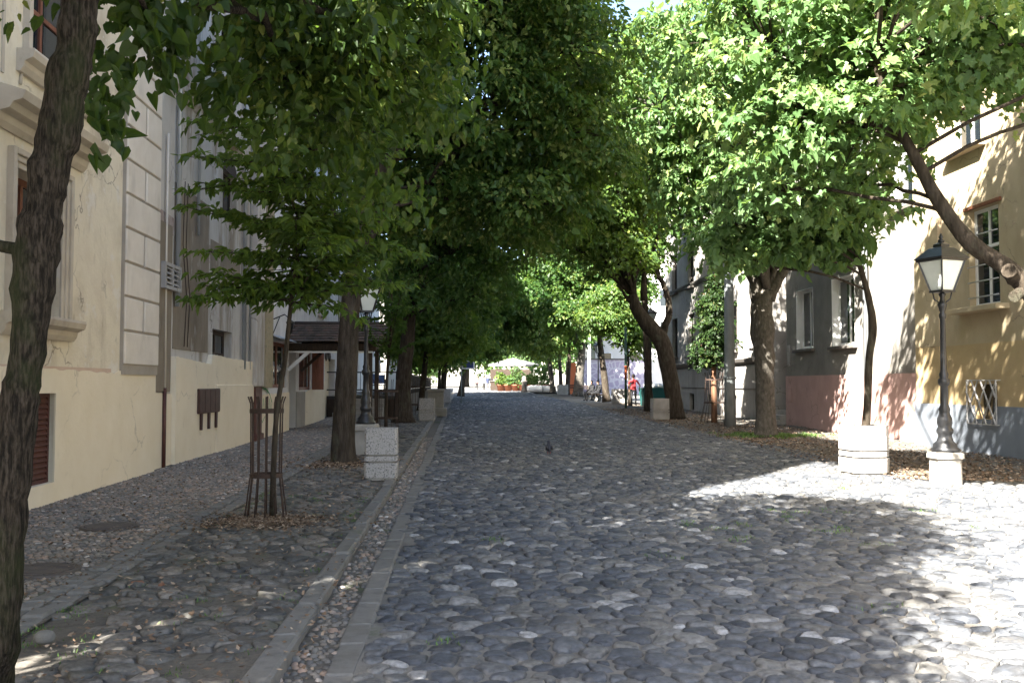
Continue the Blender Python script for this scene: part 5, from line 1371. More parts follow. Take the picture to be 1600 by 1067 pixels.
# diamond grille over the basement window
gl = thing  # (parts only)
xg = XO - .1
gy0, gy1, gz0, gz1 = gw[0] - .12, gw[1] + .12, gw[2] - .1, gw[3] + .08
gf = MB()
for a_, b_ in (((xg, gy0, gz0), (xg, gy1, gz0)), ((xg, gy0, gz1), (xg, gy1, gz1)), ((xg, gy0, gz0), (xg, gy0, gz1)), ((xg, gy1, gz0), (xg, gy1, gz1))): gf.beam(a_, b_, .022, .022)
for y_ in (gy0, gy1):
    gf.beam((xg, y_, gz0), (XO + .05, y_, gz0), .022, .022); gf.beam((xg, y_, gz1), (XO + .05, y_, gz1), .022, .022)
gfo = gf.build("window_grille", MT['steel'], HO, (xg, gy0, gz0)); gfo["label"] = "diamond lattice grille over the basement window"
wd, ht = gy1 - gy0, gz1 - gz0
for s_ in (1, -1):
    for k in range(-3, 5):
        pts = []
        a0 = gy0 + k * wd / 3.2
        # clip the slanted bar to the frame
        y_a, y_b = (a0, a0 + ht * .62)
        t0_, t1_ = max(0, (gy0 - y_a) / (y_b - y_a)), min(1, (gy1 - y_a) / (y_b - y_a))
        if t1_ - t0_ < .08: continue
        P0 = (y_a + (y_b - y_a) * t0_, gz0 + ht * t0_); P1 = (y_a + (y_b - y_a) * t1_, gz0 + ht * t1_)
        if s_ < 0: P0 = (P0[0], gz0 + gz1 - P0[1]); P1 = (P1[0], gz0 + gz1 - P1[1])
        MB().beam((xg - .012 * s_, P0[0], P0[1]), (xg - .012 * s_, P1[0], P1[1]), .027, .02).build("bar", MT['steel'], gfo, (xg, P0[0], P0[1]))
MB().box(XO + .2, XO + .22, gw[0], gw[1], gw[2], gw[3]).build("dark_pane", MT['glass'], HO)

# ---------- grey house with pink plinth
XE = XR + .0
E0, E1 = O1 + .004, yX(1230, XE)
HE = thing("grey_house", "dark grey rendered house with pink plinth and white-framed windows on the right", "house", (XE, 27, gz(27)), "houses along the street")
e1 = (yX(1338, XE), yX(1302, XE), zX(1318, 540, XE), zX(1318, 432, XE))
e2 = (yX(1272, XE), yX(1246, XE), zX(1258, 545, XE), zX(1258, 452, XE))
opsE = [e1, e2]
for f in (1, 2, 3):
    for o_ in (e1, e2, (e1[0] - 4, e1[1] - 4, e1[2], e1[3])): opsE.append((o_[0], o_[1], o_[2] + 3.3 * f, o_[3] + 3.3 * f))
facade(HE, "wall", MT['plaster_grey'], XE, -1, E0, E1, -.3, 14.8, opsE, .28)
body(HE, XE, -1, E0, E1, -.3, 14.8, 10, MT['plaster_grey'], MT['roof'])
for k, o_ in enumerate(opsE):
    w = window(HE, XE, -1, *o_, rec=.2, fm='white_paint', nx=2, rows=(.72,) if k > 1 else (), fw=.09, sill=(.12, .1, .14), sill_m='ledge', back='curtain')
    j = MB(); j.box(XE - .012, XE + .2, o_[0] - .001, o_[0] + .012, o_[2], o_[3]); j.box(XE - .012, XE + .2, o_[1] - .012, o_[1] + .001, o_[2], o_[3]); j.box(XE - .011, XE + .2, o_[0] + .012, o_[1] - .012, o_[3] - .012, o_[3] + .001)
    j.build("reveal", MT['white_paint'], w, (XE, o_[0], o_[2]))
plinth_flat(HE, XE - .001, -1, E0, E1, zX(1300, 586, XE), MT['plinth_pink'], .05)
yp_ = yX(1359, XE)
MB().tube([(XE - .1, yp_, gz(25) + .05), (XE - .1, yp_, 8), (XE - .1, yp_, 14.6)], .055, 10).build("drain_pipe", MT['galv'], HE)["label"] = "zinc rainwater pipe"
MB().tube([(XE - .1, yp_ - .13, gz(25) + .05), (XE - .1, yp_ - .13, 8), (XE - .1, yp_ - .13, 14.6)], .03, 8).build("cable_tube", MT['galv'], HE)
MB().box(XE - .052, XE - .07, yX(1240, XE), yX(1234, XE), 1.0, 1.5, .006).build("meter_door", MT['plinth_pink'], HE)
MB().box(XE - .002, XE - .03, yX(1236, XE), yX(1232, XE), 2.2, 2.9, .006).build("meter_box", MT['plaster_old'], HE)

# ---------- older grey house with ledges
XG = XR - .02
G0, G1 = E1 + 1.2, 51.0
HG = thing("old_grey_house", "weathered grey house with ledges and scattered sunlight, farther up on the right", "house", (XG, 42, gz(42)), "houses along the street")
opsG = []
for k in range(5):
    y_ = G0 + 1.2 + 3.5 * k
    opsG.append((y_, y_ + .9, .35, 1.15))
    for f in range(4): opsG.append((y_ - .15, y_ + 1.05, 2.95 + 3.3 * f, 4.95 + 3.3 * f))
facade(HG, "wall", MT['plaster_old'], XG, -1, G0, G1, -.3, 15.2, opsG, .28)
body(HG, XG, -1, G0, G1, -.3, 15.2, 10, MT['plaster_old'], MT['roof'])
for o_ in opsG:
    if o_[2] < 1: window(HG, XG, -1, *o_, rec=.15, fm='wood_dark', nx=1, rows=(), fw=.06)
    else: window(HG, XG, -1, *o_, rec=.16, fm='wood_dark', nx=2, rows=(.7,), fw=.07, sill=(.18, .1, .15), sill_m='ledge')
mould(HG, "ledge", MT['ledge'], XG, -1, G0, G1, [(.02, 2.35), (.16, 2.45), (.2, 2.56), (.02, 2.62)])
mould(HG, "ledge", MT['ledge'], XG, -1, G0, G1, [(.02, 6.2), (.12, 6.3), (.14, 6.38), (.02, 6.44)])
zz = 1.75
for k in range(10):
    ya_ = G0 + (G1 - G0) * k / 10
    for (a_, b_) in ((1.42, 2.32),):
        MB().box(XG - .001, XG - .045, ya_ + .02, ya_ + (G1 - G0) / 10 - .02, a_, b_, .012).build("plinth_block", MT['plaster_old'], HG, (XG, ya_, a_))
# recessed doorway with steps between the two grey houses
HS = thing("doorway", "recessed dark doorway with stone steps between the two grey houses", "doorway", (XE + 1.2, (E1 + G0) / 2, gz(E1)))
MB().box(XE + .5, XE + .6, E1 + .003, G0 - .003, -.2, 2.7).build("door", MT['wood_dark'], HS)
MB().box(XE + .4, XE + 1.4, E1 + .003, G0 - .003, 2.71, 13.5).build("wall", MT['plaster_old'], HS)
for k in range(3):
    MB().box(XE - .55 + .3 * k, XE - .25 + .3 * k if k < 2 else XE + .5, E1 + .05, G0 + .25 if k == 0 else G0 - .05, -.1, gz(33) + .16 * (k + 1), .015).build("step", MT['concrete_plain'], HS)

# ---------- far right: mural wall, pale house, and the sunny house across the square
mural = bpy.data.materials.new("mural")
mural.use_nodes = True
nt = mural.node_tree; bs = nt.nodes["Principled BSDF"]
pos = nt.nodes.new("ShaderNodeNewGeometry").outputs['Position']
vo = nt.nodes.new("ShaderNodeTexVoronoi"); vo.inputs['Scale'].default_value = 1.9; vo.feature = 'DISTANCE_TO_EDGE'
nt.links.new(pos, vo.inputs['Vector'])
r_ = _ramp(nt, [(.66,.62,.66), (.50,.42,.52), (.46,.39,.50)], .03, .2); nt.links.new(vo.outputs['Distance'], r_.inputs[0])
nt.links.new(r_.outputs[0], bs.inputs['Base Color']); bs.inputs['Roughness'].default_value = .9
W1 = thing("painted_wall", "lilac wall painted with pale looping letters, behind the far benches", "wall", (12, 92, gz(92)))
pa, pb = at(902, 600, 92), at(985, 600, 92)
MB().box(pa.x, pb.x + 2, 92, 92.4, gz(92) - .2, gz(92) + 3.3).build("wall", mural, W1)
MB().box(pa.x - .1, pb.x + 2.1, 91.9, 92.5, gz(92) + 3.3, gz(92) + 3.42).build("coping", MT['ledge'], W1)
W2 = thing("orange_door", "tall orange gate left of the lilac painted wall", "gate", (10, 92, gz(92)))
po = at(886, 600, 92)
om = mat("orange_paint", [(.50,.13,.05), (.58,.17,.07)], scale=3, rough=.7, bump=.05)
MB().box(po.x, pa.x - .12, 92.0, 92.1, gz(92), gz(92) + 3.0).build("panel", om, W2)
MB().box(po.x - .1, po.x - .002, 91.95, 92.15, gz(92), gz(92) + 3.15).build("post", MT['ledge'], W2)
HW = thing("pale_house", "pale sunlit house beyond the weathered grey one on the right", "house", (16, 75, gz(75)), "houses along the street")
opsW = [(14 + 3 * k, 15.2 + 3 * k, 3 + 3.2 * f, 4.8 + 3.2 * f) for k in range(8) for f in range(3)]
b = MB().box(13.5, 34, 96, 108, -.2, 15); b.build("wall", MT['white_far'], HW)
for o_ in opsW:
    w_ = MB(); w_.box(o_[0], o_[1], 95.93, 95.997, o_[2], o_[3]); w_.build("window", MT['white_paint'], HW)
    MB().box(o_[0] + .1, o_[1] - .1, 95.9, 95.925, o_[2] + .1, o_[3] - .1).build("pane", MT['glass'], bpy.context.scene.objects[-1] if False else HW)
HX = thing("far_house", "sunny white house closing the far end of the street", "house", (0, 175, gz(175)), "houses along the street")
MB().box(-30, 45, 176, 186, 0, 15).build("wall", MT['far_plaster'], HX)
for k in range(20):
    for f in range(3):
        x_ = -28 + 3.5 * k
        w_ = MB().box(x_, x_ + 1.4, 175.9, 175.997, 3.6 + 3.6 * f, 5.8 + 3.6 * f).build("window", MT['trim_grey'], HX)  # windows coloured pale to imitate the glare at the far end
HY = thing("low_house", "pale low house at the left end of the square", "house", (-14, 120, gz(120)), "houses along the street")
MB().box(-24, -7, 92, 130, 0, 10).build("wall", MT['far_plaster'], HY)
for k in range(8):
    MB().box(-7.0, -6.9, 94 + 4 * k, 95.4 + 4 * k, 3.5, 5.4).build("window", MT['wood_dark'], HY)

# ------------------------------------------------------------------ street furniture
def chamfer(cx, cy, hw, c):
    return [(cx - hw + c, cy - hw), (cx + hw - c, cy - hw), (cx + hw, cy - hw + c), (cx + hw, cy + hw - c), (cx + hw - c, cy + hw), (cx - hw + c, cy + hw), (cx - hw, cy + hw - c), (cx - hw, cy - hw + c)]
def planter(label, x, y, w=.54, h=.80, ch=.05, m='concrete', rot=0.0, soil=True):
    z = gz(y) + (.045 if x < 0 else .02)
    th = thing("concrete_planter", label, "planter", (x, y, z), "concrete planters along the street")
    hw = w / 2
    def blk(name, z0, z1, a, b_, mm):
        MB().prism(chamfer(x, y, hw * a, ch), z + z0 * h, z + z1 * h, chamfer(x, y, hw * b_, ch)).build(name, mm, th)
    blk("foot", 0, .05, .90, .90, MT['concrete_plain'])
    blk("lower_block", .052, .34, .985, 1.0, MT[m])
    blk("groove", .342, .372, .84, .84, MT['concrete_plain'])
    blk("band", .374, .47, .985, .985, MT[m])
    blk("groove", .472, .50, .84, .84, MT['concrete_plain'])
    # upper block as an open box with soil
    o1, o2, i2 = chamfer(x, y, hw * .99, ch), chamfer(x, y, hw * .97, ch), chamfer(x, y, hw * .80, ch * .7)
    b = MB(); n = 8; z0, z1, zi = z + .502 * h, z + h, z + h - .07
    vs = [(a, c, z0) for a, c in o1] + [(a, c, z1) for a, c in o2] + [(a, c, z1) for a, c in i2] + [(a, c, zi) for a, c in i2]
    fs = [tuple(range(8))[::-1]]
    for r_ in range(3):
        for k in range(8):
            k2 = (k + 1) % 8; fs.append((r_*8 + k, r_*8 + k2, (r_+1)*8 + k2, (r_+1)*8 + k))
    b.add(vs, fs); b.build("upper_block", MT[m], th)
    MB().prism(chamfer(x, y, hw * .82, ch * .7), zi - .04, zi + .012).build("soil", MT['litter_earth'], th)
    if rot: th.rotation_euler = (0, 0, rot)
    return th
q = G(596, 753); planter("grey concrete planter beside the second left tree", q.x, q.y, .50, .78, .03, rot=.02)
planter("large white sunlit concrete planter holding a leaning young linden", R1P.x, R1P.y, .66, .80, .11, rot=.12)
q = G(667, 659); planter("brownish concrete planter by the third left tree", q.x, q.y, .58, .80, .03)
q = G(697, 630); planter("small pale planter farther up the left side, by the railing", q.x, q.y, .62, .82, .03)
q = G(1031, 657); planter("plain concrete planter left of the leaning forked tree", q.x, q.y, .62, .80, .04, 'concrete_plain')
q = G(969, 631); planter("concrete planter between the bench and the woman in red", q.x, q.y, .95, .88, .04, 'concrete_plain')
q = G(879, 617); planter("farthest concrete planter on the right, by the slim trunks", q.x, q.y, .95, .92, .04, 'concrete_plain')

def lamp_post(label, x, y, H, base_h, base_w, base_r=1.0, group="cast iron street lamps"):
    z = gz(y) + (.04 if x < 0 else .02)
    th = thing("street_lamp", label, "street lamp", (x, y, z), group)
    hw = base_w / 2
    MB().prism(chamfer(x, y, hw * .88, .05), z - .03, z + base_h * .80, chamfer(x, y, hw * .86, .05)).prism(chamfer(x, y, hw * 1.0, .05), z + base_h * .802, z + base_h * .93).prism(chamfer(x, y, hw * 1.0, .05), z + base_h * .932, z + base_h, chamfer(x, y, hw * .92, .05)).build("concrete_base", MT['concrete_plain'], th)
    zb = z + base_h
    zl = z + H                                     # foot of the lantern
    pr = [(.20, 0), (.20, .05), (.17, .07), (.165, .12), (.12, .16), (.10, .22), (.10, .26), (.12, .29), (.12, .33), (.095, .37), (.11, .43), (.105, .50), (.08, .56), (.075, .60), (.085, .63), (.06, .70), (.055, .98), (.075, 1.0), (.085, 1.04), (.085, 1.08), (.06, 1.10), (.068, 1.16), (.05, 1.2)]
    col_top = zl - .18
    prof = [(r_, zb + h_) for r_, h_ in pr] + [(.046, zb + 1.3), (.038, col_top - .22), (.05, col_top - .2), (.055, col_top - .16), (.036, col_top - .12), (.06, col_top - .04), (.07, col_top), (.045, col_top + .03), (.03, col_top + .1), (.055, zl - .03), (.03, zl)]
    MB().lathe(x, y, prof, 16).build("column", MT['black_iron'], th)
    # lantern: four sided, wider above
    lh, wb, wt = .44, .115, .225
    rot = math.pi / 4 + .32
    fr = MB()
    fr.lathe(x, y, [(wb * 1.414 + .02, zl), (wb * 1.414 + .02, zl + .03)], 4, False, rot)
    fr.lathe(x, y, [(wt * 1.414 + .035, zl + .03 + lh), (wt * 1.414 + .045, zl + .06 + lh)], 4, False, rot)
    for k in range(4):
        a = rot + k * math.pi / 2
        fr.beam((x + wb * 1.414 * math.cos(a), y + wb * 1.414 * math.sin(a), zl + .03), (x + wt * 1.414 * math.cos(a), y + wt * 1.414 * math.sin(a), zl + .03 + lh), .026)
    lan = fr.build("lantern", MT['black_iron'], th, (x, y, zl))
    for k in range(4):
        a, a2 = rot + k * math.pi / 2, rot + (k + 1) * math.pi / 2
        s0, s1 = wb * 1.414 - .012, wt * 1.414 - .012
        MB().face([(x + s0 * math.cos(a), y + s0 * math.sin(a), zl + .035), (x + s0 * math.cos(a2), y + s0 * math.sin(a2), zl + .035), (x + s1 * math.cos(a2), y + s1 * math.sin(a2), zl + .025 + lh), (x + s1 * math.cos(a), y + s1 * math.sin(a), zl + .025 + lh)]).build("glass_pane", MT['glass_lamp'], lan, (x, y, zl))
    zr = zl + .06 + lh
    MB().lathe(x, y, [(wt * 1.414 + .07, zr), (wt * 1.414 + .07, zr + .015), (wt * .8, zr + .17), (wt * .5, zr + .19), (wt * .5, zr + .23), (.0501, zr + .26)], 4, False, rot).lathe(x, y, [(.045, zr + .255), (.05, zr + .29), (.02, zr + .31), (.035, zr + .34), (.008, zr + .40)], 10).build("lantern_roof", MT['black_iron'], lan, (x, y, zr))
    # scroll brackets under the lantern
    for k in range(4):
        a = rot + k * math.pi / 2
        MB().tube([(x + .035 * math.cos(a), y + .035 * math.sin(a), zl - .16), (x + .11 * math.cos(a), y + .11 * math.sin(a), zl - .10), (x + .13 * math.cos(a), y + .13 * math.sin(a), zl + .0)], .012, 6).build("bracket", MT['black_iron'], lan, (x, y, zl))
    return th
q = G(1478, 757)
lamp_post("black cast iron lamp with frosted lantern at the right edge", q.x, q.y, 2.86, .47, .42)
q = G(556, 722)
lamp_post("black cast iron lamp half hidden behind the second left tree", q.x + .05, q.y + 1.3, 2.88, .62, .52)
q = G(935, 627)
lamp_post("distant black street lamp beside the occupied bench", q.x, q.y, 3.2, .3, .5)
q = G(1030, 640)
lamp_post("black lamp column behind the forked leaning tree", q.x, q.y + 2, 4.4, .2, .4)

def guard(label, x, y, H=1.34, rb=.23, rw=.165, rt=.172, nb=12, zw=.47, zt_=1.18):
    z = gz(y) + (.045 if x < 0 else .02)
    th = thing("tree_guard", label, "tree guard", (x, y, z), "iron tree guards")
    for k in range(nb):
        a = 2 * math.pi * (k + .3) / nb
        f = lambda r_, h_: (x + r_ * math.cos(a), y + r_ * math.sin(a), z + h_)
        MB().tube([f(rb, -.04), f(rw + .01, zw * .9), f(rw, zw), f(rt, zt_), f(rt + .003, H - .08), f(rt + .03, H)], .0085, 6).build("bar", MT['rust_iron'], th)
    for h_, r_ in ((zw, rw), (zt_, rt)):
        vs = []; n = 28
        for rr_, zz in ((r_ - .014, h_ - .022), (r_ + .014, h_ - .022), (r_ + .014, h_ + .022), (r_ - .014, h_ + .022)):
            vs += [(x + rr_ * math.cos(2 * math.pi * k / n), y + rr_ * math.sin(2 * math.pi * k / n), z + zz) for k in range(n)]
        fs = [(r0 * n + k, r0 * n + (k + 1) % n, ((r0 + 1) % 4) * n + (k + 1) % n, ((r0 + 1) % 4) * n + k) for r0 in range(4) for k in range(n)]
        MB().add(vs, fs).build("ring", MT['rust_iron'], th)
    return th
q = G(415, 815); guard("rusty iron tree guard round the nearest young left tree", q.x, q.y)
q = G(603, 683); guard("dark iron tree guard behind the left planter", q.x, q.y, 1.5, .36, .30, .31, 12)
guard("iron tree guard round the young columnar tree on the right", YC.x, YC.y, 1.75, .5, .34, .30, 10, .7, 1.5)
q = G(647, 652); guard("far iron tree guard beside the terrace steps", q.x, q.y, 1.5, .4, .32, .32, 10)
# young stem inside the second guard
q = G(603, 683)
tp = [(q.x, q.y, q.z + .04), (q.x, q.y, 1.2), (q.x + .05, q.y, 2.3), (q.x + .15, q.y, 3.4), (q.x + .1, q.y, 4.4)]
fan_tree("young_tree", "thin young tree in the guard behind the left planter", (q.x, q.y, q.z + .04), tp, [.05, .045, .04, .03, .015],
         [(tp[2 + (k % 3 > 0)], (q.x + math.cos(k * 1.3) * (1.3 - .05 * k), q.y + math.sin(k * 1.3) * 1.2, 2.9 + .17 * k), .4) for k in range(12)], .11, 'leaf_dark', 81, 'bark', "young street trees", 40)

# steel utility pole on the right
q = G(1141, 668)
th = thing("utility_pole", "plain grey steel pole beside the young columnar tree", "pole", (q.x, q.y, q.z))
MB().tube([(q.x, q.y, q.z - .05), (q.x, q.y, q.z + 1.6), (q.x, q.y, q.z + 9)], [.19, .17, .11], 14).build("shaft", MT['pole'], th)
MB().lathe(q.x, q.y, [(.205, q.z + 1.55), (.205, q.z + 1.62)], 14).build("collar", MT['pole'], th)
MB().tube([(q.x - .02, q.y - .02, q.z + 8.9), (q.x - .7, q.y - .02, q.z + 9.3), (q.x - 1.6, q.y - .02, q.z + 9.4)], [.06, .05, .04], 8).build("arm", MT['pole'], th)
q = G(921, 620)
th = thing("flag_pole", "tall pale pole above the far benches", "pole", (q.x, q.y, q.z))
MB().tube([(q.x, q.y, q.z - .05), (q.x, q.y, q.z + 6)], [.16, .11], 10).build("shaft", MT['white_paint'], th)
MB().lathe(q.x, q.y, [(.24, q.z - .02), (.24, q.z + .08), (.17, q.z + .1)], 10).build("foot", MT['pole'], th)
q = G(978, 638)
th = thing("green_post", "slim green painted post with orange band by the woman in red", "post", (q.x, q.y, q.z))
MB().tube([(q.x, q.y, q.z - .03), (q.x, q.y, q.z + 4.2)], .065, 10).build("shaft", mat("green_paint", [(.04,.09,.06), (.06,.12,.08)], rough=.5, bump=0), th)
MB().lathe(q.x, q.y, [(.072, q.z + 1.5), (.072, q.z + 2.2)], 12).build("band", mat("orange_band", [(.62,.12,.03), (.7,.16,.04)], rough=.6, bump=0), th)

# ------------------------------------------------------------------ tiled shelter at the café door
ysh = onX(447, 540, XC).y
yf = ysh + .1
SH = thing("entrance_shelter", "wooden shelter with small tiled roof in front of the café door", "shelter", (-3.8, yf, gz(yf)))
xo = at(588, 540, yf).x
ze = at(500, 545, yf).z; zr_ = at(500, 512, yf).z + .16
dpt = 2.4
xw = XC + .02
MB().box(xw, xo, yf - .06, yf + .12, ze - .06, ze + .16, .008).build("front_beam", MT['wood_dark'], SH)
MB().box(xw + .01, xo - .1, yf - .04, yf - .001, ze - .12, ze - .065, .004).build("white_trim", MT['white_paint'], SH)
MB().box(xo - .12, xo, yf + .122, yf + dpt, ze, ze + .2, .008).build("side_beam", MT['wood_dark'], SH)
MB().box(xw, xo - .122, yf + dpt - .12, yf + dpt, ze, ze + .2, .008).build("back_beam", MT['wood_dark'], SH)
for yy in (yf + .0, yf + dpt - .14):
    MB().box(xo - .24, xo - .12, yy, yy + .13, gz(yf) - .02, ze - .003, .008).build("post", MT['wood_dark'], SH)
MB().box(xo - .30, xo - .242, yf + .01, yf + .09, gz(yf) + .02, ze - .003, .004).build("white_trim", MT['white_paint'], SH)
MB().beam((xw + .02, yf + .05, ze - .62), (xw + .72, yf + .05, ze + .02), .10, .10).build("brace", MT['white_paint'], SH)
MB().beam((xw + .02, yf + dpt - .07, ze - .62), (xw + .72, yf + dpt - .07, ze + .02), .09, .09).build("brace", MT['wood_dark'], SH)
ym = yf + dpt / 2
dk = MB()
dk.face([(xw, yf - .28, ze + .19), (xo + .22, yf - .28, ze + .19), (xo + .1, ym, zr_), (xw, ym, zr_)]); dk.face([(xo + .22, yf + dpt + .28, ze + .19), (xw, yf + dpt + .28, ze + .19), (xw, ym, zr_), (xo + .1, ym, zr_)])
dk.face([(xw, yf - .28, ze + .17), (xw, ym, zr_ - .04), (xo + .1, ym, zr_ - .04), (xo + .22, yf - .28, ze + .17)])
roof = dk.build("roof", MT['wood_dark'], SH)
# individual tiles, front slope
rows, cols_ = 7, int((xo + .2 - xw) / .155)
tl = []
L_ = math.hypot(ym - yf + .28, zr_ - ze - .19); dy_, dz_ = (ym - yf + .28) / L_, (zr_ - ze - .19) / L_
for r_ in range(rows):
    for c_ in range(cols_ + 1):
        x0_ = xw + .01 + c_ * .155 + (.07 if r_ % 2 else 0); s0 = L_ * r_ / rows - .03; s1 = s0 + L_ / rows + .06
        if x0_ > xo + .16: continue
        jz = rnd.uniform(0, .01)
        P = lambda s, h, x: (x, yf - .28 + dy_ * s - dz_ * h, ze + .19 + dz_ * s + dy_ * h)
        b = MB(); x1_ = x0_ + .148
        b.add([P(s0, .045 + jz, x0_), P(s0, .045 + jz, x1_), P(s1, .012, x1_), P(s1, .012, x0_), P(s0, .025 + jz, x0_), P(s0, .025 + jz, x1_), P(s1, .002, x1_), P(s1, .002, x0_)], [(0, 1, 2, 3), (7, 6, 5, 4), (0, 4, 5, 1), (1, 5, 6, 2), (2, 6, 7, 3), (3, 7, 4, 0)])
        o = b.build("roof_tile", MT['tile'], roof, P(s0, 0, x0_))
        a_ = o.data.attributes.new("tint", 'FLOAT', 'POINT'); a_.data.foreach_set("value", [rnd.random()] * 8)
MB().tube([(xw, ym, zr_ + .03), (xo + .12, ym, zr_ + .03)], .07, 8).build("ridge", MT['tile'], roof)

# ------------------------------------------------------------------ terrace with railing, steps and café chairs (left)
ty0, ty1 = 38.5, 82.0
zt0 = gz(ty0) + .85
TR = thing("cafe_terrace", "raised café terrace with dark railing on the left", "terrace", (-4.5, ty0, gz(ty0)))
MB().box(-6.5, -2.5, ty0, ty1, gz(ty0) - .3, zt0).build("deck", MT['wood_dark'], TR)
MB().box(-6.5, -2.48, ty0 - .02, ty0 - .001, zt0 - .12, zt0 + .01).build("fascia", MT['black_iron'], TR)
for (a_, b_) in (((-6.4, ty0 + .06), (-2.55, ty0 + .06)), ((-2.55, ty0 + .06), (-2.55, ty1))):
    L_ = math.hypot(b_[0] - a_[0], b_[1] - a_[1]); n = int(L_ / 1.3)
    for h_ in (.95, .25): MB().beam((a_[0], a_[1], zt0 + h_), (b_[0], b_[1], zt0 + h_), .05, .05).build("rail", MT['black_iron'], TR)
    for k in range(n + 1):
        x_, y_ = a_[0] + (b_[0] - a_[0]) * k / n, a_[1] + (b_[1] - a_[1]) * k / n
        MB().box(x_ - .03, x_ + .03, y_ - .03, y_ + .03, zt0, zt0 + 1.0).build("railing_post", MT['black_iron'], TR)
        if k < n:
            for j in range(1, 4):
                xx, yy = x_ + (b_[0] - a_[0]) / n * j / 4, y_ + (b_[1] - a_[1]) / n * j / 4
                MB().box(xx - .01, xx + .01, yy - .01, yy + .01, zt0 + .25, zt0 + .95).build("baluster", MT['black_iron'], TR)
for k in range(5):
    MB().box(-4.9, -3.0, ty0 - .35 * (5 - k) - .001, ty0 - .35 * (4 - k) - .03, gz(ty0) - .2, gz(ty0) + .17 * (k + 1) - .1, .01).build("step", MT['concrete_plain'], TR)
def parasol(label, x, y, z, h, r, m, group=None, closed=False):
    th = thing("parasol", label, "parasol", (x, y, z), group)
    MB().tube([(x, y, z), (x, y, z + h)], .03, 8).build("pole", MT['pole'], th)
    MB().lathe(x, y, [(.28, z), (.28, z + .06), (.05, z + .1)], 14).build("foot", MT['pole'], th)
    if closed:
        MB().lathe(x, y, [(.06, z + h * .42), (.16, z + h * .5), (.13, z + h * .8), (.04, z + h + .02)], 10).build("canopy", m, th)
    else:
        n = 8; b = MB()
        rim = [(x + r * math.cos(2*math.pi*k/n + .4), y + r * math.sin(2*math.pi*k/n + .4)) for k in range(n)]
        for k in range(n):
            a_, c_ = rim[k], rim[(k + 1) % n]
            b.face([(a_[0], a_[1], z + h * .8), (c_[0], c_[1], z + h * .8), (x, y, z + h)])
            b.face([(a_[0], a_[1], z + h * .8), (a_[0], a_[1], z + h * .8 - .22), (c_[0], c_[1], z + h * .8 - .22), (c_[0], c_[1], z + h * .8)])
        b.build("canopy", m, th)
    return th
cwh = mat("white_canvas", [(.72,.72,.72), (.8,.8,.8)], scale=3, rough=.9, bump=0)
for k, (x_, y_) in enumerate(((-4.4, 40.5), (-5.3, 44.5), (-4.2, 49.0))):
    parasol(["folded white parasol at the near end of the terrace", "folded white parasol in the middle of the terrace, by the house", "folded white parasol at the far end of the terrace"][k], x_, y_, zt0, 2.3, .3, cwh, "folded terrace parasols", True)
blue = mat("blue_plastic", [(.08,.14,.30), (.12,.20,.40)], scale=4, rough=.5, bump=0)
def chair(label, x, y, z, m, group, face=1):
    th = thing("cafe_chair", label, "chair", (x, y, z), group)
    MB().box(x - .22, x + .22, y - .22, y + .22, z + .42, z + .46, .01).build("seat", m, th)
    MB().box(x - .22, x + .22, y + face * .20, y + face * .24, z + .5, z + .9, .01).build("backrest", m, th)
    for sx in (-1, 1):
        for sy in (-1, 1):
            MB().box(x + sx * .19 - .016, x + sx * .19 + .016, y + sy * .2 - .016, y + sy * .2 + .016, z, z + (.9 if sy == face else .42)).build("leg", MT['black_iron'], th)
    return th
for k, (x_, y_) in enumerate(((-5.4, 39.6), (-3.7, 39.8), (-5.0, 41.7), (-3.6, 43.0))):
    chair(["blue café chair at the front left of the terrace", "blue café chair at the terrace corner by the railing", "blue café chair in the second row on the terrace", "blue café chair farther along the terrace railing"][k], x_, y_, zt0, blue, "terrace chairs", 1 if k % 2 else -1)
# pedestal urn base behind the brown planter, street sign
q = G(682, 650)
th = thing("stone_pedestal", "squat stone pedestal with wide cap behind the brownish planter", "pedestal", (q.x, q.y, q.z + .04))
MB().box(q.x - .42, q.x + .42, q.y - .4, q.y + .4, q.z + .0, q.z + .35, .02).build("plinth", MT['concrete_plain'], th)
MB().box(q.x - .36, q.x + .30, q.y - .33, q.y + .33, q.z + .352, q.z + 1.0, .02).build("shaft", MT['concrete_plain'], th)
MB().box(q.x - .40, q.x + .34, q.y - .37, q.y + .37, q.z + 1.002, q.z + 1.12, .02).build("cap", MT['concrete_plain'], th)
ps = at(731, 570, 60)
th = thing("street_sign", "small blue sign plate with white border on a thin post", "sign", (ps.x - .4, 60, gz(60)))
MB().tube([(ps.x - .4, 60, gz(60)), (ps.x - .4, 60, ps.z + .3)], .035, 8).build("post", MT['pole'], th)
MB().box(ps.x - .36, ps.x + .42, 59.94, 59.97, ps.z - .26, ps.z + .26).build("border", MT['white_paint'], th)
MB().box(ps.x - .29, ps.x + .35, 59.925, 59.938, ps.z - .19, ps.z + .19).build("plate", mat("sign_blue", [(.03,.05,.13), (.04,.06,.16)], rough=.5, bump=0), th)

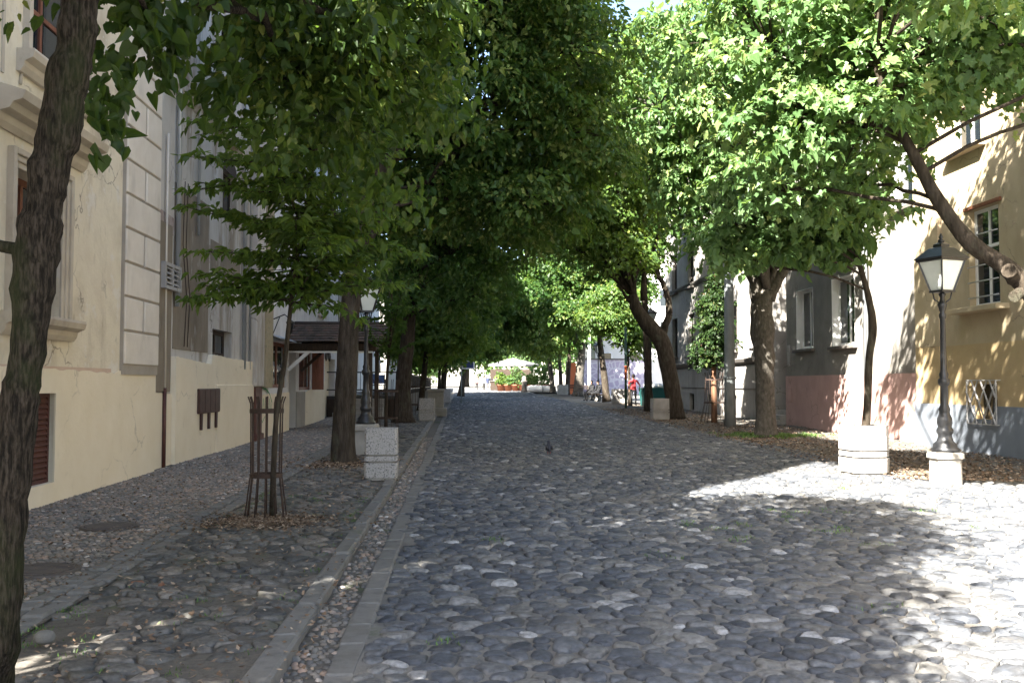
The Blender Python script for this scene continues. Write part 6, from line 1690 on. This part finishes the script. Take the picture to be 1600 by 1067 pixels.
# ------------------------------------------------------------------ benches, bin, far things on the right
def bench(label, x, y, rotz, group="park benches"):
    z = gz(y) + .02
    th = thing("park_bench", label, "bench", (x, y, z), group)
    for k in range(4): MB().box(x - .85, x + .85, y - .22 + .12 * k, y - .13 + .12 * k, z + .42, z + .46, .008).build("seat_slat", MT['wood_dark'], th)
    for k in range(3): MB().box(x - .85, x + .85, y + .27 + .02 * k, y + .31 + .02 * k, z + .55 + .13 * k, z + .64 + .13 * k, .008).build("back_slat", MT['wood_dark'], th)
    for s_ in (-.7, .7):
        MB().beam((x + s_, y - .2, z), (x + s_, y - .2, z + .42), .05, .06).beam((x + s_, y + .22, z), (x + s_, y + .34, z + .92), .05, .06).beam((x + s_, y - .22, z + .40), (x + s_, y + .28, z + .40), .05, .05).build("leg", MT['black_iron'], th)
    th.rotation_euler = (0, 0, rotz)
    return th
q = G(930, 627); BQ = q
bench("bench under the distant lamp with two people in dark clothes", q.x, q.y, math.radians(-65))
q = G(908, 620); bench("empty dark bench by the spotted trunk, nearer one", q.x, q.y, math.radians(-60))
q = G(897, 617); bench("empty dark bench by the spotted trunk, farther one", q.x, q.y + 2, math.radians(-60))
q = G(1021, 634)
th = thing("green_container", "dark teal rubbish container behind the slim trunk", "container", (q.x, q.y, q.z))
teal = mat("teal_plastic", [(.015,.09,.085), (.02,.12,.11)], rough=.5, bump=0)
MB().prism(chamfer(q.x, q.y, .62, .06), q.z, q.z + .95, chamfer(q.x, q.y, .72, .06)).build("body", teal, th)
MB().prism(chamfer(q.x, q.y, .74, .06), q.z + .952, q.z + 1.02).build("rim", teal, th)
for k in range(5): MB().ball((q.x - .4 + .2 * k, q.y - .1 + .1 * (k % 2), q.z + 1.1), (.2, .22, .16), 8, 6).build("rubbish_bag", MT['white_paint'], th)
q = G(845, 613)
th = thing("rolled_cover", "white rolled tarpaulin lying by the right kerb near the far plants", "tarpaulin", (q.x, q.y, q.z + .35))
MB().tube([(q.x - 1.5, q.y, q.z + .38), (q.x - 1.0, q.y, q.z + .40), (q.x + .8, q.y + .2, q.z + .36), (q.x + 1.6, q.y + .3, q.z + .34)], [.26, .38, .36, .28], 14).build("roll", cwh, th)
for f_ in (-.9, .1, 1.0): MB().tube([(q.x + f_, q.y + .06, q.z + .385), (q.x + f_ + .06, q.y + .07, q.z + .385)], .385, 16).build("strap", MT['pole'], th)
q = G(819, 613)
th = thing("stone_bollard", "dark carved stone post standing near the potted shrubs", "bollard", (q.x, q.y, q.z))
MB().lathe(q.x, q.y, [(.36, q.z), (.36, q.z + .2), (.26, q.z + .25), (.25, q.z + 1.0), (.33, q.z + 1.1), (.33, q.z + 1.25), (.2, q.z + 1.3), (.26, q.z + 1.55), (.12, q.z + 1.75)], 12).build("post", MT['ledge'], th)
# potted shrubs in front of the kiosk
pot_m = mat("terracotta", [(.24,.085,.045), (.30,.11,.06)], scale=5, rough=.85, bump=.1)
gP = np.random.default_rng(90)
words = ["leftmost of the row", "second from the left", "third from the left", "fourth from the left", "fifth from the left", "sixth from the left", "rightmost of the row"]
for k in range(7):
    px = 783 + 11.5 * k + (4 if k > 3 else 0)
    x_, y_ = at(px, 611, 111 - .8 * k).x, 111 - .8 * k
    z_ = gz(y_) + .02
    th = thing("potted_shrub", "bushy green shrub in a terracotta pot by the parasol, " + words[k], "potted plant", (x_, y_, z_), "potted shrubs at the far kiosk")
    MB().lathe(x_, y_, [(.38, z_), (.50, z_ + .62), (.56, z_ + .64), (.56, z_ + .76), (.46, z_ + .76)], 14).build("pot", pot_m, th)
    MB().tube([(x_, y_, z_ + .7), (x_ + .05, y_, z_ + 1.6)], [.06, .03], 6).build("stem", MT['bark'], th)
    hh = [2.2, 2.0, 2.9, 2.4, 2.7, 3.6, 3.0][k]
    C, D, N_, S, t, P = spray_leaves(gP, [(x_, y_, z_ + 1.3, .75, .7, .6), (x_, y_, z_ + hh * .75, .55, .5, hh * .28)], 26, 30, .34, .20, .1, .1)
    link("foliage", leaf_mesh("foliage", C - np.array((x_, y_, z_)), D, N_, S, 'diamond', t, MT['leaf_light'] if k > 1 else MT['leaf_mid']), th)
pk = at(802, 600, 114)
parasol("big pale grey parasol over the far kiosk", pk.x, 114, gz(114), 3.9, 3.2, mat("grey_canvas", [(.17,.168,.175), (.21,.208,.215)], rough=.9, bump=0))
th = thing("kiosk", "dark low kiosk counter under the pale grey parasol", "kiosk", (pk.x, 116, gz(116)))
MB().box(pk.x - 2.6, pk.x + 2.4, 115.5, 118, gz(116), gz(116) + 1.1).build("counter", MT['wood_dark'], th)
MB().box(pk.x - 2.7, pk.x + 2.5, 115.4, 118.1, gz(116) + 1.1, gz(116) + 1.18).build("top", MT['ledge'], th)
MB().box(pk.x - 2.6, pk.x + 2.4, 118.1, 118.3, gz(116), gz(116) + 2.6).build("back_wall", MT['wood_dark'], th)

# ------------------------------------------------------------------ people and the bird
SKIN = mat("skin", [(.42,.24,.17), (.48,.28,.20)], rough=.6, bump=0)
HAIR = mat("dark_hair", [(.02,.014,.01), (.035,.025,.018)], rough=.6, bump=0)
def cloth(name, c):
    return mat(name, [tuple(v * .85 for v in c), tuple(min(1, v * 1.15) for v in c)], scale=9, rough=.9, bump=.1)
def figure(label, base, joints, edges, zones, rotz=0.0, hair=None, sub=2, group=None):
    """joints = {name:(x,y,z,r)}; zones = function(co) -> material index; one continuous skinned mesh"""
    names = list(joints)
    me = bpy.data.meshes.new("body")
    me.from_pydata([joints[n][:3] for n in names], [(names.index(a), names.index(b)) for a, b in edges], [])
    tmp = bpy.data.objects.new("tmp_body", me); COL.objects.link(tmp)
    sk = tmp.modifiers.new("skin", 'SKIN'); sk.use_smooth_shade = True
    for i, n in enumerate(names):
        r_ = joints[n][3]
        me.skin_vertices[0].data[i].radius = r_ if isinstance(r_, tuple) else (r_, r_)
        me.skin_vertices[0].data[i].use_root = (n == 'pelvis')
    ss = tmp.modifiers.new("sub", 'SUBSURF'); ss.levels = sub; ss.render_levels = sub
    dg = bpy.context.evaluated_depsgraph_get(); dg.update()
    m2 = bpy.data.meshes.new_from_object(tmp.evaluated_get(dg))
    bpy.data.objects.remove(tmp); 
    th = thing("person", label, "person", base, group)
    mats, fn = zones
    m2.materials.clear()
    for m_ in mats: m2.materials.append(m_)
    idx = [fn(p.center) for p in m2.polygons]
    m2.polygons.foreach_set("material_index", idx)
    m2.polygons.foreach_set("use_smooth", [True] * len(idx))
    m2.name = "body"
    link("body", m2, th)
    hd = joints['head']
    hb = MB().ball((hd[0], hd[1] + .012, hd[2] + .03), (.098, .112, .115), 12, 9)
    if hair:
        o = hb.build("hair", hair, None); o.parent = th
        # keep hair off the face (the face looks to -y)
        me_ = o.data
        for v in me_.vertices:
            if v.co.y < hd[1] - .04 and v.co.z < hd[2] + .07: v.co.y = hd[1] - .03
        nz = MB().ball((hd[0], hd[1] - .10, hd[2] - .005), (.016, .022, .022), 6, 5)
        for s_ in (-1, 1): nz.ball((hd[0] + s_ * .088, hd[1] + .005, hd[2] + .0), (.014, .03, .035), 6, 5)
        o2 = nz.build("nose_and_ears", SKIN, None); o2.parent = th
    th.rotation_euler = (0, 0, rotz)
    return th
def standing(h=1.7, stride=.12, armA=(.30, .05), armB=(.30, -.05), lean=0.0, fat=1.0):
    k = h / 1.72
    J = {'pelvis': (0, 0, .95, (.15, .11)), 'waist': (0, 0, 1.10, (.135, .10)), 'chest': (0, lean, 1.32, (.165, .11)), 'neck': (0, lean, 1.48, (.055, .055)), 'jaw': (0, lean - .01, 1.55, (.065, .075)), 'head': (0, lean - .01, 1.625, (.078, .092)), 'crown': (0, lean, 1.70, (.055, .06))}
    for s_, nm, st in ((-1, 'l', stride), (1, 'r', -stride)):
        J['hip' + nm] = (s_ * .095, 0, .88, .10); J['knee' + nm] = (s_ * .10, -st * .6 - .02, .48, .062); J['ank' + nm] = (s_ * .10, -st, .09, .042); J['toe' + nm] = (s_ * .115, -st - .15, .035, .034)
    for s_, nm, (sp_, fw_) in ((-1, 'l', armA), (1, 'r', armB)):
        J['sh' + nm] = (s_ * .185, lean, 1.40, .062); J['el' + nm] = (s_ * (.185 + sp_ * .2), lean - fw_ * .3, 1.12, .042); J['wr' + nm] = (s_ * (.185 + sp_ * .15), lean - fw_ - .05, .88, .032); J['ha' + nm] = (s_ * (.18 + sp_ * .15), lean - fw_ - .08, .79, .028)
    E = [('pelvis', 'waist'), ('waist', 'chest'), ('chest', 'neck'), ('neck', 'jaw'), ('jaw', 'head'), ('head', 'crown')]
    for nm in 'lr':
        E += [('pelvis', 'hip' + nm), ('hip' + nm, 'knee' + nm), ('knee' + nm, 'ank' + nm), ('ank' + nm, 'toe' + nm), ('chest', 'sh' + nm), ('sh' + nm, 'el' + nm), ('el' + nm, 'wr' + nm), ('wr' + nm, 'ha' + nm)]
    J = {n: (a[0]*k, a[1]*k, a[2]*k, tuple(v*k*fat for v in a[3]) if isinstance(a[3], tuple) else a[3]*k*fat) for n, a in J.items()}
    return J, E
def dressed(top, bottom, shoe, h=1.7, short=False):
    k = h / 1.72
    def fn(c):
        z = c.z / k
        if z > 1.49: return 0
        if abs(c.x) / k > .2 and z < (1.2 if short else .86): return 0
        if z > .9: return 1
        return 3 if z < .09 else 2
    return [SKIN, top, bottom, shoe], fn
BLK = cloth("black_cloth", (.02, .02, .022)); NAVY = cloth("navy_cloth", (.03, .04, .08)); RED = cloth("red_cloth", (.45, .05, .06)); ROSE = cloth("rose_cloth", (.55, .12, .12)); WHT = cloth("white_cloth", (.7, .72, .75)); GRY = cloth("grey_cloth", (.12, .12, .13)); SKY = cloth("sky_cloth", (.25, .35, .5))
q = G(990, 635)
J, E = standing(1.72, .10, (.9, -.02), (.5, .06))
figure("woman in red top and dark trousers walking away on the right", (q.x, q.y, q.z + .02), J, E, dressed(RED, BLK, BLK, 1.72, True), math.radians(160), HAIR)
for k, (px, py, h_, top, bot, rz, lab) in enumerate(((745, 609, 1.72, ROSE, BLK, 180, "distant walker in a rosy red top, leftmost of the group"), (756, 610, 1.68, WHT, BLK, 185, "distant walker in a white top, second in the group"), (762, 609, 1.7, NAVY, GRY, 10, "distant walker in navy, third in the group"), (769, 609, 1.78, BLK, NAVY, -170, "distant walker in black, fourth in the group"), (774, 609, 1.7, GRY, BLK, 20, "distant walker in grey, rightmost of the group"))):
    Y = 117 + 1.2 * (k % 2); p = at(px, py, Y)
    J, E = standing(h_, .14 if k % 2 else .06, (.4, .05 * k), (.4, -.04 * k), fat=1.22)
    figure(lab, (p.x, Y, gz(Y) + .03), J, E, dressed(top, bot, BLK, h_, k == 1), math.radians(rz), HAIR, 1, "walkers at the far end of the street")
def sitting():
    J = {'pelvis': (0, .05, .56, (.17, .14)), 'waist': (0, .06, .72, (.16, .12)), 'chest': (0, .02, .95, (.19, .13)), 'neck': (0, -.02, 1.10, (.06, .06)), 'jaw': (0, -.05, 1.16, (.066, .075)), 'head': (0, -.06, 1.235, (.08, .092)), 'crown': (0, -.05, 1.31, (.055, .06))}
    for s_, nm in ((-1, 'l'), (1, 'r')):
        J['hip' + nm] = (s_ * .11, -.04, .54, .105); J['knee' + nm] = (s_ * .14, -.46, .52, .07); J['ank' + nm] = (s_ * .14, -.44, .09, .046); J['toe' + nm] = (s_ * .15, -.60, .04, .036)
        J['sh' + nm] = (s_ * .20, .01, 1.03, .075); J['el' + nm] = (s_ * .26, -.06, .77, .052); J['wr' + nm] = (s_ * .17, -.30, .66, .038); J['ha' + nm] = (s_ * .13, -.38, .645, .03)
    E = [('pelvis', 'waist'), ('waist', 'chest'), ('chest', 'neck'), ('neck', 'jaw'), ('jaw', 'head'), ('head', 'crown')]
    for nm in 'lr':
        E += [('pelvis', 'hip' + nm), ('hip' + nm, 'knee' + nm), ('knee' + nm, 'ank' + nm), ('ank' + nm, 'toe' + nm), ('chest', 'sh' + nm), ('sh' + nm, 'el' + nm), ('el' + nm, 'wr' + nm), ('wr' + nm, 'ha' + nm)]
    return J, E
rb = math.radians(-65); ax = Vector((math.cos(rb), math.sin(rb), 0))
for k, s_ in enumerate((-.38, .42)):
    J, E = sitting()
    p = BQ + ax * s_
    figure(["person in dark coat sitting on the far bench, nearer the lamp", "person in dark coat sitting on the far bench, nearer the forked tree"][k], (p.x, p.y, p.z + .03), J, E, ([SKIN, BLK, BLK], lambda c: 0 if c.z > 1.12 else (1 if c.z > .6 else 2)), rb, HAIR, 2, "people on the far bench")
p = BQ + ax * 1.35
th = thing("carrier_bag", "white carrier bag standing beside the occupied bench", "bag", (p.x, p.y, p.z + .02))
MB().prism(chamfer(p.x, p.y, .32, .08), p.z + .02, p.z + .62, chamfer(p.x, p.y, .22, .05)).build("bag", WHT, th)
for s_ in (-.1, .1): MB().tube([(p.x - .1, p.y + s_, p.z + .6), (p.x - .06, p.y + s_, p.z + .78), (p.x + .06, p.y + s_, p.z + .78), (p.x + .1, p.y + s_, p.z + .6)], .015, 5).build("handle", WHT, th)

# pigeon seen from behind
q = G(858, 711)
PG = thing("pigeon", "dark pigeon standing on the cobbles in the middle of the street", "pigeon", (q.x, q.y, q.z + .03))
z0 = q.z + .03
def T(x, y, z): return (q.x + x, q.y + y, z0 + z)
body_r = [(T(0, -.13, .07), .012), (T(0, -.10, .085), .03), (T(0, -.05, .10), .055), (T(0, .0, .12), .068), (T(0, .05, .145), .062), (T(0, .085, .18), .042), (T(0, .10, .215), .03), (T(0, .108, .245), .028), (T(0, .118, .265), .018), (T(0, .125, .275), .004)]
MB().tube([a for a, r_ in body_r], [r_ for a, r_ in body_r], 14).build("body", cloth("pigeon_grey", (.035, .038, .05)), PG)
for s_ in (-1, 1):
    w_ = MB().ball(T(s_ * .055, -.02, .125), (.022, .10, .05), 12, 8); w_.build("wing", cloth("pigeon_wing", (.05, .05, .058)), PG)
    MB().tube([T(s_ * .025, .02, .07), T(s_ * .025, .02, .005)], .006, 6).tube([T(s_ * .025, .0, .004), T(s_ * .025, .05, .004)], .005, 5).build("leg", mat("pigeon_leg%d" % s_, [(.35, .10, .09)], bump=0), PG)
MB().prism([(q.x - .028, q.y - .21), (q.x + .028, q.y - .21), (q.x + .02, q.y - .09), (q.x - .02, q.y - .09)], z0 + .052, z0 + .066).build("tail", cloth("pigeon_tail", (.03, .03, .038)), PG)
MB().tube([T(0, .13, .25), T(0, .155, .242)], [.006, .002], 6).build("beak", MT['black_iron'], PG)
